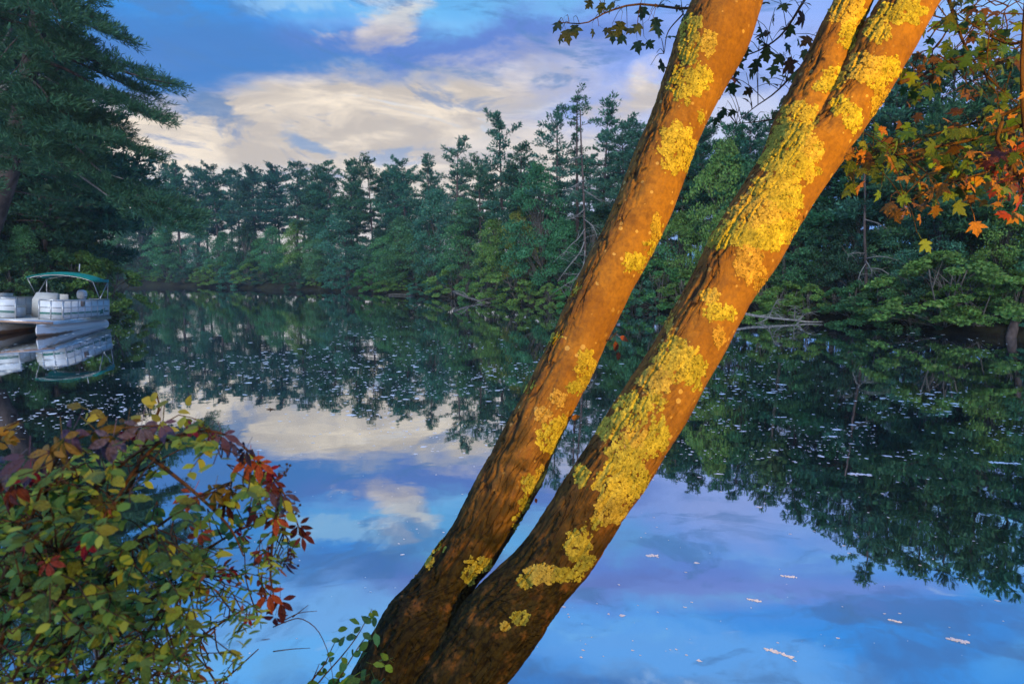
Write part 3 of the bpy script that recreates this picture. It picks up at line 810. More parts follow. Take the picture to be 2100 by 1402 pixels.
# console with wheel, benches
cb = MB()
prof = [(1.55, 0.02), (2.25, 0.02), (2.25, 1.02), (2.02, 1.08), (1.62, 0.78)]
y0, y1 = 0.98, 1.78
cb.add([(x, y0, z) for x, z in prof] + [(x, y1, z) for x, z in prof], [[i, (i + 1) % 5, 5 + (i + 1) % 5, 5 + i] for i in range(5)] + [[0, 3, 2, 1], [5, 6, 7, 8]], [[0, 4, 3], [5, 8, 9]])
con = link('console', cb.mesh('console', M_SEAT), boat)
th = np.linspace(0, 2 * np.pi, 17)
wh = MB().tube(np.stack([2.42 + 0.06 * np.sin(th), 1.38 + 0.19 * np.cos(th), 0.98 + 0.18 * np.sin(th)], -1), 0.016, 6, cap=False)
wh.tube([(2.42, 1.19, 0.98), (2.42, 1.57, 0.98)], 0.012, 5).tube([(2.22, 1.38, 0.93), (2.42, 1.38, 0.98)], 0.018, 6)
link('steering_wheel', wh.mesh('wheel', M_BDARK, True), con)
th = np.linspace(0, 2 * np.pi, 14, endpoint=False)
sp = MB().tube([(1.50, 1.25, 0.45), (1.56, 1.25, 0.45)], 0.09, 14)
link('speaker', sp.mesh('speaker', M_BDARK, True), con)
def bench(lo, hi, back):
    b = link('bench', MB().box(lo, (hi[0], hi[1], 0.42)).mesh('bench', M_WHITE), boat)
    link('cushion', MB().box((lo[0] + .02, lo[1] + .02, 0.422), (hi[0] - .02, hi[1] - .02, 0.52)).mesh('cushion', M_SEAT), b)
    link('backrest', MB().box(*back).mesh('backrest', M_SEAT), b)
bench((0.10, 1.90, 0.01), (1.35, 2.54, 0), ((0.10, 2.36, 0.524), (1.35, 2.54, 1.0)))
bench((3.2, 0.06, 0.01), (4.9, 0.62, 0), ((3.2, 0.06, 0.524), (4.9, 0.2, 0.84)))
bench((2.85, 1.05, 0.01), (3.35, 1.65, 0), ((3.25, 1.05, 0.524), (3.35, 1.65, 1.02)))
# outboard motor
ob = MB()
for z, sx, sy in ((0.78, .17, .13), (0.84, .24, .18), (0.98, .27, .20), (1.12, .26, .19), (1.20, .20, .15), (1.235, .08, .06)):
    t = np.linspace(0, 2 * np.pi, 14, endpoint=False)
    ob.V.append(np.stack([BL + 0.38 + sx * np.sign(np.cos(t)) * np.abs(np.cos(t)) ** 0.7, 1.3 + sy * np.sign(np.sin(t)) * np.abs(np.sin(t)) ** 0.7, np.full(14, z)], -1)); ob.n += 14
ob.Q.append(np.array([[r * 14 + j, r * 14 + (j + 1) % 14, (r + 1) * 14 + (j + 1) % 14, (r + 1) * 14 + j] for r in range(5) for j in range(14)]))
ob.Q.append(np.array([[70 + j, 70 + j + 1, 70 + 12 - j, 70 + 13 - j] for j in range(6)]))
mot = link('outboard_motor', MB().box((BL + 0.12, 1.12, 0.30), (BL + 0.28, 1.48, 0.72)).box((BL + 0.30, 1.22, -0.75), (BL + 0.48, 1.38, 0.77)).box((BL + 0.2, 1.285, -0.9), (BL + 0.62, 1.315, -0.5)).mesh('motor_leg', M_BDARK), boat)
link('cowl', ob.mesh('cowl', M_WHITE, True), mot)
link('band', MB().tube([(BL + .38, 1.3, 0.86), (BL + .38, 1.3, 0.90)], 0.225, 14).mesh('band', M_BDARK), mot)
# canopy on its folding bows
def arch(x, y, top=0.40, side=1.80):
    return side + top * (1 - ((y - BW / 2) / (BW / 2)) ** 2) ** 0.8
ca = MB(); nx, ny = 13, 25
gx, gy = np.linspace(3.05, 5.05, nx), np.linspace(-0.02, BW + 0.02, ny)
GX, GY = np.meshgrid(gx, gy, indexing='ij')
sag = -0.05 * np.sin((GX - 3.05) / 2.0 * np.pi * 2) ** 2
GZ = 1.82 + 0.24 * np.clip(1 - ((GY - BW / 2) / (BW / 2 + 0.02)) ** 2, 0, 1) ** 0.8 + sag - 0.10 * ((GX - 4.05) / 1.0) ** 2
top_ = np.stack([GX, GY, GZ], -1).reshape(-1, 3)
i = np.arange(nx - 1)[:, None] * ny + np.arange(ny - 1)[None]
Qt = np.stack([i, i + ny, i + ny + 1, i + 1], -1).reshape(-1, 4)
ca.add(np.concatenate([top_, top_ - np.array([0, 0, 0.035])]), np.concatenate([Qt, Qt[:, ::-1] + nx * ny]))
rim = [(a, a + 1) for a in range(ny - 1)] + [((nx - 1) * ny + a + 1, (nx - 1) * ny + a) for a in range(ny - 1)] + [((a + 1) * ny, a * ny) for a in range(nx - 1)] + [(a * ny + ny - 1, (a + 1) * ny + ny - 1) for a in range(nx - 1)]
ca.Q.append(np.array([[a, b, b + nx * ny, a + nx * ny] for a, b in rim]))
can = link('canopy', ca.mesh('canopy', M_CANVAS, True), boat)
link('valance', MB().box((3.05, -0.028, 1.66), (5.05, -0.022, 1.80)).mesh('valance', M_CANVAS), can)
for x in (3.10, 4.05, 5.0):
    ys = np.linspace(0.0, BW, 17)
    link('bow_tube', MB().tube(np.stack([np.full(17, x), ys, 1.74 + 0.24 * np.clip(1 - ((ys - BW / 2) / (BW / 2 + .02)) ** 2, 0, 1) ** 0.8 - (0.10 if x != 4.05 else 0.04)], -1), 0.016, 6).mesh('bow', M_RAIL, True), boat)
for y in (0.0, BW):
    for (xa, xb, z) in ((4.0, 3.10, 1.70), (4.0, 5.0, 1.70), (5.0, 5.0, 1.70)):
        link('support', MB().tube([(xa, y, 0.852), (xb, y, z)], 0.019, 7).mesh('support', M_RAIL, True), boat)
link('light_pole', MB().tube([(4.9, 1.2, 2.12), (4.95, 1.2, 2.48)], 0.022, 7).mesh('light_pole', M_WHITE, True), boat)
# ------------------------------------------------------------------ the twin-stemmed maple in front
M_BARK, N = material('maple_bark')
_p = geo_pos(N)
_n1 = N.noise(_p, 3.2, 6.0, 0.6, 0.4); _n2 = N.noise(_p, 38.0, 6.0, 0.7); _n3 = N.noise(_p, 120.0, 3.0, 0.6); _n4 = N.noise(_p, 11.0, 5.0, 0.65)
_uv = attr(N, 'barkuv', 'Vector')
_wv = N.n('ShaderNodeVectorMath', operation='ADD'); N.put(_wv.inputs[0], _uv); N.put(_wv.inputs[1], N.vmul(N.noise(N.vmul(_uv, (1.0, 0.35, 1.0)), 14.0, 4.0, 0.6, out=1), (0.075, 0.06, 0.0)))
_pl = N.n('ShaderNodeTexVoronoi', feature='DISTANCE_TO_EDGE', voronoi_dimensions='2D'); N.put(_pl.inputs['Vector'], N.vmul(_wv.outputs[0], (27.0, 3.8, 1.0))); _pl.inputs['Scale'].default_value = 1.0
_fi = N.noise(N.vmul(_wv.outputs[0], (1.0, 0.14, 1.0)), 75.0, 5.0, 0.7)
_ro = attr(N, 'rough', 'Fac'); _cr = attr(N, 'crack', 'Fac'); _mo = attr(N, 'moss', 'Fac')
_c = N.mix(N.ramp(_n1, 0.35, 0.68), (0.24, 0.125, 0.026), (0.34, 0.195, 0.038))
_c = N.mix(N.ramp(_n4, 0.50, 0.70, 0, 0.6), _c, (0.11, 0.058, 0.024))
_c = N.mix(N.m('MULTIPLY', N.ramp(_n2, 0.35, 0.7), N.ramp(_ro, 0, 1, 0.50, 0.85)), _c, (0.105, 0.060, 0.035))
_line = N.m('MULTIPLY', N.ramp(_pl.outputs['Distance'], 0.065, 0.010), N.m('MULTIPLY', N.ramp(_ro, 0.12, 0.75, 0.0, 1.0), N.ramp(_n4, 0.42, 0.60, 0.12, 1.0)))
_c = N.mix(N.m('MULTIPLY', N.ramp(_fi, 0.42, 0.70), N.ramp(_ro, 0.1, 0.8, 0.22, 0.70)), _c, (0.10, 0.050, 0.022))
_c = N.mix(N.m('MULTIPLY', N.ramp(_n4, 0.45, 0.30), N.ramp(_ro, 0.2, 0.9, 0.0, 0.6)), _c, (0.27, 0.115, 0.035))
_c = N.mix(N.m('MULTIPLY', _line, 0.85), _c, (0.028, 0.016, 0.010))
_c = N.mix(N.ramp(_cr, 0.35, 0.95, 0, 0.85), _c, (0.045, 0.028, 0.020))
_vo = N.n('ShaderNodeTexVoronoi', feature='F1'); N.put(_vo.inputs['Vector'], _p); _vo.inputs['Scale'].default_value = 22.0
_big = N.n('ShaderNodeSeparateColor'); N.put(_big.inputs[0], _vo.outputs['Color'])
_spot = N.m('MULTIPLY', N.m('LESS_THAN', N.m('ADD', _vo.outputs['Distance'], N.m('MULTIPLY', _n2, 0.12)), N.m('MULTIPLY_ADD', _big.outputs[1], 0.26, 0.12)), N.m('GREATER_THAN', _big.outputs[0], 0.55))
_spot = N.m('MULTIPLY', _spot, N.ramp(_n1, 0.36, 0.52))
_c = N.mix(N.m('MULTIPLY', _spot, N.ramp(_mo, 0, 0.5, 0.75, 0.0)), _c, (0.50, 0.40, 0.15))
_mossc = N.mix(N.ramp(_n2, 0.35, 0.65), (0.014, 0.012, 0.007), (0.046, 0.040, 0.012))
_c = N.mix(N.m('MULTIPLY', _mo, N.ramp(_n4, 0.32, 0.50, 0.35, 1.0)), _c, _mossc)
_h = N.m('ADD', N.m('MULTIPLY', _n2, 0.6), N.m('ADD', N.m('MULTIPLY', _fi, N.ramp(_ro, 0, 1, 0.25, 1.0)), N.m('MULTIPLY', _line, -1.1)))
finish(N, bsdf(N, _c, 0.85, 0.15, 0, bump(N, _h, 1.0, 0.012)))

S1 = [(0, 1420, 1565), (86, 1380, 1538), (171, 1354, 1491), (257, 1326, 1446), (342, 1288, 1414), (428, 1254, 1381), (513, 1213, 1340), (628, 1157, 1280), (757, 1098, 1219), (900, 1022, 1149),
      (972, 983, 1122), (1043, 944, 1081), (1115, 901, 1040), (1186, 851, 986), (1258, 795, 985), (1330, 747, 965), (1402, 712, 930), (1500, 664, 890), (1640, 590, 850), (1800, 520, 820)]
S2 = [(300, 1570, 1745), (342, 1547, 1714), (428, 1495, 1660), (513, 1442, 1611), (586, 1406, 1558), (671, 1359, 1511), (757, 1309, 1464), (842, 1252, 1419), (928, 1196, 1367), (1014, 1138, 1310),
      (1115, 1074, 1248), (1186, 1012, 1196), (1258, 935, 1148), (1330, 880, 1090), (1402, 830, 1030), (1500, 770, 965), (1640, 680, 900), (1800, 600, 860)]
S2A = [(-600, 1955, 2010), (-350, 1855, 1920), (-150, 1778, 1852), (0, 1712, 1792), (86, 1668, 1756), (171, 1628, 1730), (257, 1585, 1700), (342, 1556, 1680), (428, 1510, 1640)]
S2B = [(-600, 2210, 2300), (-350, 2060, 2165), (-150, 1910, 2025), (0, 1805, 1930), (86, 1752, 1882), (171, 1705, 1833), (257, 1650, 1777), (342, 1582, 1714), (428, 1530, 1660)]
S1 = [(-600, 1600, 1700), (-350, 1540, 1660), (-150, 1474, 1608)] + S1
def stem_rows(rows, D0, D1):
    """rows of (y, left edge, right edge) -> centre line and radii, bottom first"""
    rows = sorted(rows, key=lambda r: -r[0])
    c = np.array([P((l + r) / 2, y, D0 + (D1 - D0) * (1402 - y) / 1402) for y, l, r in rows])
    mid = np.array([((l + r) / 2, y) for y, l, r in rows], float)
    t = np.gradient(mid, axis=0); cs = np.abs(t[:, 1]) / np.hypot(t[:, 0], t[:, 1])
    fw = c[:, 1] * math.cos(PITCH) - (c[:, 2] - CAMZ) * math.sin(PITCH)
    R = np.array([(r - l) / 2 for _, l, r in rows]) * cs * fw / F
    return np.concatenate([c, R[:, None]], 1)
rng = np.random.default_rng(3)
mp = MB(); mp_attr = {'rough': [], 'crack': [], 'moss': []}; mp_uv = []
STEMS = {}
for nm, rows, D0, D1 in (('one', S1, 3.12, 4.2), ('two', S2, 3.0, 3.72), ('two_a', S2A, 3.0, 3.80), ('two_b', S2B, 3.0, 3.70)):
    ctrl = stem_rows(rows, D0, D1)
    L = np.linalg.norm(np.diff(ctrl[:, :3], axis=0), axis=1).sum()
    c = curve(ctrl, int(L / 0.010)); STEMS[nm] = c
    pts, R = c[:, :3], c[:, 3]
    n = 132 if nm in ('one', 'two') else 104
    t, Nn, Bn = frames(pts)
    th = np.arange(n) / n * 2 * np.pi
    rad = np.cos(th)[None, :, None] * Nn[:, None] + np.sin(th)[None, :, None] * Bn[:, None]
    s = np.concatenate([[0], np.cumsum(np.linalg.norm(np.diff(pts, axis=0), axis=1))])
    z = pts[:, 2][:, None] * np.ones(n)[None]
    left = sstep(0.25, 0.85, -rad[..., 0] + 0.25 * rad[..., 2])
    low = sstep(2.3, 0.7, z)
    rough = np.clip(np.maximum(left * 1.0, low * 0.85) + 0.12, 0, 1)
    q = np.stack([np.cos(th)[None] * R[:, None] / 0.023, np.sin(th)[None] * R[:, None] / 0.023, s[:, None] / 0.21 + 0 * th[None]], -1) + 13.7 * len(nm)
    wq = q + (vnoise(q * np.array([.5, .5, 1.6]) + 5)[..., None] - 0.5) * 1.7
    rid = np.abs(2 * vnoise(wq) - 1); crack = sstep(0.24, 0.02, rid)
    fine = fbm(q * np.array([2.2, 2.2, 6.0]), 3) - 0.5
    lump = fbm(np.stack([np.cos(th)[None] * R[:, None] / 0.16, np.sin(th)[None] * R[:, None] / 0.16, s[:, None] / 0.22 + 0 * th[None]], -1) + 3.1, 3) - 0.5
    disp = -0.015 * crack * rough + 0.009 * fine * (0.25 + rough) + 0.020 * lump
    V = pts[:, None] + rad * (R[:, None] + disp)[..., None]
    k = len(pts); i = np.arange(k - 1)[:, None] * n; j = np.arange(n)[None]; j2 = (j + 1) % n
    mp.add(V.reshape(-1, 3), np.stack([i + j, i + j2, i + n + j2, i + n + j], -1).reshape(-1, 4))
    mossn = fbm(V * 5.0 + 9.0, 3)
    moss = sstep(1.55, 0.85, z + (mossn - 0.5) * 1.3) * 1.0 + 0.7 * sstep(0.56, 0.68, mossn) * sstep(2.3, 1.3, z)
    mp_uv.append(np.stack([((th[None] + 0.5) % (2 * np.pi)) * R[:, None], s[:, None] + 0 * th[None] + 3.0 * len(nm), 0 * rough], -1).reshape(-1, 3))
    for a, b in (('rough', rough), ('crack', crack * rough), ('moss', np.clip(moss, 0, 1))):
        mp_attr[a].append(b.ravel())
MAPLE_BASE = np.array([-0.55, 2.95, 0.15])
maple = thing('maple_tree', 'leaning twin-trunked maple with yellow lichen, lit orange, in front of the lake', 'tree', MAPLE_BASE)
_V = np.concatenate(mp.V); _Q = np.concatenate(mp.Q)
link('trunk', mesh_np('maple_trunk', _V - MAPLE_BASE, _Q, M_BARK, True, dict({k: np.concatenate(v) for k, v in mp_attr.items()}, barkuv=np.concatenate(mp_uv))), maple)
BVH = BVHTree.FromPolygons([tuple(v) for v in _V], [tuple(q) for q in _Q])

# lichen: rosettes of small ruffled lobes pressed to the bark; (column, row, half width, half height) of each
M_LICHEN = None
M_LICHEN, N = material('foliose_lichen')
_p = geo_pos(N); _nz = N.noise(_p, 60.0, 4.0, 0.6)
_c = N.mix(1.0, N.mix(N.ramp(_nz, 0.3, 0.7), (0.31, 0.31, 0.050), (0.50, 0.50, 0.080)), attr(N, 'tint'), 'MULTIPLY')
finish(N, bsdf(N, _c, 0.8, 0.15))
PATCHES = [
    [(1414, 51, 24, 28), (1416, 90, 22, 26), (1410, 118, 20, 16)], [(1452, 86, 18, 28)], [(1408, 172, 38, 36), (1438, 160, 22, 26)], [(1393, 306, 43, 52)], [(1437, 240, 7, 15)],
    [(1348, 468, 13, 30), (1334, 508, 12, 20), (1305, 539, 23, 25)], [(1204, 755, 20, 42), (1178, 796, 16, 14)], [(1143, 817, 18, 15)], [(1117, 847, 18, 16)], [(1126, 897, 26, 32), (1150, 870, 14, 20)],
    [(1083, 993, 16, 20), (1108, 982, 14, 26)], [(1076, 1036, 12, 20)], [(1062, 1072, 11, 20)], [(982, 1158, 26, 16), (962, 1180, 15, 16)],
    [(1744, 26, 40, 28), (1738, 72, 18, 26), (1746, 98, 9, 12)], [(1799, 60, 27, 26)], [(1852, 24, 48, 24)], [(1782, 141, 50, 32), (1828, 140, 24, 26), (1800, 168, 26, 14)], [(1708, 160, 24, 22), (1690, 178, 22, 12)],
    [(1806, 212, 22, 48)], [(1724, 218, 22, 20), (1748, 242, 22, 26)],
    [(1640, 240, 36, 34), (1620, 285, 50, 40), (1664, 306, 26, 30), (1632, 336, 46, 36), (1578, 325, 26, 26)],
    [(1590, 384, 48, 30), (1612, 410, 40, 30), (1560, 440, 64, 36), (1510, 478, 52, 30), (1585, 476, 46, 32), (1622, 466, 20, 22), (1545, 490, 50, 20)],
    [(1455, 607, 20, 15), (1468, 636, 26, 18), (1498, 645, 12, 12)],
    [(1388, 735, 44, 44), (1425, 762, 22, 36), (1345, 778, 36, 30), (1340, 822, 24, 22), (1296, 842, 40, 34), (1252, 877, 28, 26)],
    [(1352, 890, 24, 32), (1302, 898, 26, 24), (1284, 937, 38, 36), (1332, 914, 24, 24), (1263, 992, 46, 44), (1305, 984, 26, 40), (1254, 1042, 40, 36), (1224, 1072, 12, 12)],
    [(1192, 975, 15, 22)], [(1187, 1112, 29, 33)], [(1196, 1150, 24, 16), (1115, 1176, 36, 20), (1150, 1178, 24, 16), (1180, 1176, 16, 16), (1076, 1192, 16, 14)], [(1066, 1266, 18, 14)], [(1037, 1283, 9, 10)],
    [(1538, 540, 30, 42)], [(1560, 585, 14, 22)], [(1475, 690, 12, 20)], [(1404, 570, 6, 50)], [(1372, 650, 8, 40)], [(1270, 700, 6, 14)], [(1235, 870, 10, 22)], [(880, 1150, 9, 14)], [(1470, 500, 22, 12)], [(1660, 360, 10, 18)]]
def lobes(anchors, nrm, outv, size, rng, lift):
    """little ruffled fans, one for each anchor"""
    n = len(anchors)
    outv = unit(outv - nrm * (outv * nrm).sum(1, keepdims=True)); sd = np.cross(nrm, outv)
    s = (size * rng.uniform(0.6, 1.4, n))[:, None]
    r = lambda a, b: rng.uniform(a, b, (n, 1))
    o = anchors + nrm * (0.001 + lift[:, None])
    v = [o - outv * s * 0.5, o + sd * s * r(.4, .6) + nrm * s * r(.0, .12), o + outv * s * r(.35, .6) + sd * s * r(.25, .45) + nrm * s * r(.0, .2),
         o + outv * s * r(.5, .8) + nrm * s * r(0, .18), o + outv * s * r(.35, .6) - sd * s * r(.25, .45) + nrm * s * r(.0, .2), o - sd * s * r(.4, .6) + nrm * s * r(.0, .16), o + nrm * s * r(-.1, .15)]
    V = np.stack(v, 1).reshape(-1, 3)
    T = (np.arange(n) * 7)[:, None, None] + np.array([[6, 0, 1], [6, 1, 2], [6, 2, 3], [6, 3, 4], [6, 4, 5], [6, 5, 0]])[None]
    return V, T.reshape(-1, 3)
camp = np.array([0, 0, CAMZ])
def cast(x, y, origin=camp):
    d = P(x, y, 4.0) - camp
    h = BVH.ray_cast(Vector(origin), Vector(d / np.linalg.norm(d)), 12.0)
    return h
rng = np.random.default_rng(21)
for ip, patch in enumerate([[q] for g in PATCHES for q in g]):
    AN, NR, OU, LF = [], [], [], []
    for (x, y, rx, ry) in patch:
        hc = cast(x, y)
        if hc[0] is None: continue
        m = int(rx * ry * np.pi * 0.62)
        ang = rng.uniform(0, 6.28, m); u = np.sqrt(rng.uniform(0, 1, m))
        edge = 0.72 + 0.55 * vnoise(np.stack([np.cos(ang) * 2.2 + x, np.sin(ang) * 2.2 + y, np.full(m, ip * 3.7)], -1)) + 0.12 * np.sin(ang * 9 + x)
        edge = edge + np.where(rng.uniform(0, 1, m) < 0.04, rng.uniform(0, .25, m), 0)
        ox, oy = u * edge * rx * np.cos(ang), u * edge * ry * np.sin(ang)
        keep = vnoise(np.stack([x / 7 + ox / 5.0, y / 7 + oy / 5.0, np.full(m, 2.0)], -1)) > 0.27
        keep &= rng.uniform(0, 1, m) > (u - 0.72) * 1.5
        lim = 1.5 * max(rx, ry) * 3.4 / F + 0.015
        for k in np.nonzero(keep)[0]:
            h = cast(x + ox[k], y + oy[k])
            if h[0] is None or (h[0] - hc[0]).length > lim: continue
            AN.append(h[0]); NR.append(h[1]); OU.append(np.array(h[0]) - np.array(hc[0])); LF.append(0.0025 * (1 - u[k]))
    if len(AN) < 25: continue
    AN, NR, OU, LF = np.array(AN), np.array(NR), np.array(OU), np.array(LF)
    OU = OU + rng.normal(0, 0.004, OU.shape); LF = LF * rng.uniform(0, 1.8, len(LF))
    V, T = lobes(AN, NR, OU, 0.0092, rng, LF)
    base = np.array([1.0, 0.97, 0.9]) if y < 1000 else np.array([0.82, 0.84, 0.8])
    base = base * [(1, 1, 1), (1, .95, 1), (.82, .86, .95), (1.05, .90, 1.2), (.92, .92, .9)][ip % 5]
    if (x, y) in ((1538, 540), (1143, 817), (1117, 847), (1560, 585), (1475, 690)): base = np.array([1.0, .72, 1.1])
    tn = rng.uniform(0.75, 1.15, len(AN)) * (0.6 + 0.8 * fbm(AN * 30.0, 2)); tn = np.where(rng.uniform(0, 1, len(AN)) < 0.10, tn * 0.4, tn)
    tint = np.repeat(tn[:, None] * base, 7, 0) * np.tile([0.55, 1, 1.1, 1.1, 1.1, 1, 0.8], len(AN))[:, None]
    link('lichen_patch', mesh_np('lichen_patch', V - MAPLE_BASE, T, M_LICHEN, False, {'tint': tint}), maple)
# lichen round the flanks that the photograph just loses sight of
rng = np.random.default_rng(77)
for k in range(26):
    c = STEMS[('one', 'two')[k % 2]]; i = int(rng.integers(60, len(c) - 60)); a = rng.uniform(0.2, 2.9) * (1 if k % 4 < 2 else 1)
    pt = c[i, :3]
    d0 = Vector((math.cos(a), math.sin(a) , 0.0)) if k % 3 else Vector((-1, 0.35, 0.1))
    o = Vector(pt) + d0 * 1.0
    AN, NR, OU = [], [], []
    r = rng.uniform(0.02, 0.05)
    e1 = d0.cross(Vector((0, 0, 1))).normalized(); e2 = d0.cross(e1)
    for q in range(int(r * r * 36000)):
        b = rng.uniform(0, 6.28); u = math.sqrt(rng.uniform(0, 1)) * r * (0.8 + 0.3 * math.sin(b * 5 + k))
        off = e1 * (u * math.cos(b)) + e2 * (u * math.sin(b))
        h = BVH.ray_cast(o + off, -d0, 2.0)
        if h[0] is None: continue
        if AN and (h[0] - AN[0]).length > 2.3 * r: continue
        AN.append(h[0]); NR.append(h[1]); OU.append(off)
    if len(AN) > 6:
        AN, NR, OU = np.array(AN), np.array(NR), np.array(OU)
        if PIX(AN.mean(0))[1] < 40: continue
        V, T = lobes(AN, NR, OU, 0.016, rng, np.full(len(AN), 0.002))
        link('lichen_patch', mesh_np('lichen_patch', V - MAPLE_BASE, T, M_LICHEN, False, {'tint': np.repeat(rng.uniform(0.5, 1.1, (len(AN), 1)) * np.ones((1, 3)), 7, 0)}), maple)

# ---- leaves
def fan_leaf(name, right, centre, mat, curl=0.25, seed=0, thick=None):
    r = np.random.default_rng(seed)
    L = [(-x, y) for x, y in right[-2:0:-1]]
    o = np.array(right + L, float); o[1:] += r.normal(0, 0.018, (len(o) - 1, 2))
    V = np.concatenate([o, [centre]])
    z = -curl * V[:, 0] ** 2 * r.uniform(0.4, 1.5) - curl * 0.7 * (V[:, 1] - 0.3) ** 2 * r.uniform(0.3, 1.6) + 0.16 * np.abs(V[:, 0]) * r.uniform(-0.2, 1) + r.normal(0, 0.02, len(V))
    V = np.concatenate([V, z[:, None]], 1); n = len(o)
    # petiole, a thin bent strip
    pet = np.array([(-0.012, 0, 0), (0.012, 0, 0), (0.012, -0.35, 0.03), (-0.012, -0.35, 0.03), (0.012, -0.62, 0.10), (-0.012, -0.62, 0.10)])
    V = np.concatenate([V, pet])
    T = [[n, i, (i + 1) % n] for i in range(n)]
    Q = [[n + 1, n + 2, n + 3, n + 4], [n + 4, n + 3, n + 5, n + 6]]
    return mesh_np(name, V, [np.array(T), np.array(Q)], mat, False)
MAPLE_R = [(0, 0), (.10, -.05), (.40, .04), (.27, .17), (.47, .28), (.70, .55), (.45, .55), (.23, .50), (.31, .76), (.14, .83), (0, 1.10)]
OVATE_R = [(0, 0), (.17, .10), (.30, .30), (.32, .50), (.22, .76), (.08, .94), (0, 1.02)]
LANCE_R = [(0, 0), (.10, .14), (.16, .40), (.13, .70), (.04, .95), (0, 1.0)]
MAPLE_LEAVES = [fan_leaf('maple_leaf', MAPLE_R, (0, .36), M_NEARLEAF, .45, k) for k in range(6)]
OVATE_LEAVES = [fan_leaf('ovate_leaf', OVATE_R, (0, .45), M_NEARLEAF, .45, 40 + k) for k in range(5)]
LANCE_LEAVES = [fan_leaf('narrow_leaf', LANCE_R, (0, .45), M_NEARLEAF, .5, 60 + k) for k in range(4)]
def creeper_mesh(seed):
    r = np.random.default_rng(seed); b = MB()
    half = [(0, 0), (.10, .12), (.22, .34), (.27, .55), (.18, .80), (.06, .96), (0, 1.05)]
    o = np.array(half + [(-x, y) for x, y in half[-2:0:-1]], float); n = len(o)
    for k, (ang, sc) in enumerate(((-98, .62), (-46, .88), (0, 1.0), (46, .88), (98, .62))):
        sc *= r.uniform(.85, 1.1); a = math.radians(ang + r.uniform(-8, 8)); dr = r.uniform(.25, .8)
        V = np.concatenate([o, [(0, .5)]]); z = 0.20 * np.abs(V[:, 0]) - dr * 0.55 * V[:, 1] ** 1.6
        V = np.concatenate([V * sc, (z * sc)[:, None]], 1); V[:, 0] *= 0.82; V[:, 1] += 0.13
        c, s = math.cos(a), math.sin(a); V = np.stack([V[:, 0] * c + V[:, 1] * s, -V[:, 0] * s + V[:, 1] * c, V[:, 2]], -1)
        b.add(V, None, [[n, i, (i + 1) % n] for i in range(n)])
    b.add([(-.015, 0, 0), (.015, 0, 0), (.015, -.8, .06), (-.015, -.8, .06)], [[0, 1, 2, 3]])
    return b.mesh('creeper_leaf', M_NEARLEAF)
CREEPER_LEAVES = [creeper_mesh(k) for k in range(5)]
def leaf_matrix(p, d, nrm, s):
    y = unit(d); x = unit(np.cross(y, nrm)); z = np.cross(x, y)
    return Matrix(((x[0] * s, y[0] * s, z[0] * s, p[0]), (x[1] * s, y[1] * s, z[1] * s, p[1]), (x[2] * s, y[2] * s, z[2] * s, p[2]), (0, 0, 0, 1)))
def put_leaf(parent, origin, meshes, p, d, nrm, s, color, rng, name='leaf'):
    o = link(name, meshes[int(rng.integers(0, len(meshes)))], parent, M=leaf_matrix(np.asarray(p) - origin, d, nrm, s))
    j = rng.uniform(0.75, 1.25)
    o.color = (color[0] * j * rng.uniform(.85, 1.15), color[1] * j, color[2] * j, 1)
    return o
_CACHE = {}
def leaf_mass(ls, name):
    b = MB()
    for p, d, nr, s, col, ms in ls:
        me = ms[int(rng.integers(0, len(ms)))]
        if me.name not in _CACHE:
            v = np.empty(len(me.vertices) * 3, np.float32); me.vertices.foreach_get('co', v)
            T = [list(pl.vertices) for pl in me.polygons if len(pl.vertices) == 3]; _CACHE[me.name] = (v.reshape(-1, 3), np.array(T))
        v, T = _CACHE[me.name]
        M = np.array(leaf_matrix(p, d, nr, s)); j = rng.uniform(.75, 1.25)
        b.add(v @ M[:3, :3].T + M[:3, 3], None, T, np.array(col) * j)
    return b
GRN, OLV, YGR, ORG, RED, BRN = (.055, .15, .035), (.10, .19, .035), (.17, .32, .05), (.42, .21, .035), (.40, .075, .03), (.16, .085, .035)
rng = np.random.default_rng(31)
def branch(pts, r0, r1, n=14):
    c = curve([P(*q) for q in pts], n); b = MB().tube(c, np.linspace(r0, r1, n), 6)
    o = link('branch', b.mesh('maple_branch', M_TWIG, True, MAPLE_BASE), maple)
    return o, c
def spray(parent, leaves, c, D, size, cols, hang=0.75):
    """leaves at the given photo positions, each on its own short twig from the branch"""
    tw = MB()
    for (x, y) in leaves:
        dd = D + rng.uniform(-0.35, 0.35); p = P(x, y, dd)
        d = unit(np.array([rng.normal(0, 0.6), rng.normal(0, 0.35), -hang + rng.normal(0, 0.45)]))
        nrm = unit(np.array([rng.normal(0, 0.5), -0.55 + rng.normal(0, 0.5), 0.6]))
        s = size * rng.uniform(0.75, 1.25)
        put_leaf(parent, MAPLE_BASE, MAPLE_LEAVES, p, d, nrm, s, cols[int(rng.integers(0, len(cols)))], rng)
        e = p - d * s * 0.62; k = int(np.argmin(np.linalg.norm(c - e, axis=1)))
        if np.linalg.norm(c[k] - e) < 0.75:
            tw.tube(curve([c[k], (c[k] + e) / 2 + np.array([0, 0, 0.03]), e], 6), np.linspace(0.0028, 0.0016, 6), 4, cap=False)
    if tw.n:
        link('twig', tw.mesh('twig', M_TWIG, True, MAPLE_BASE), parent)['kind'] = 'stuff'
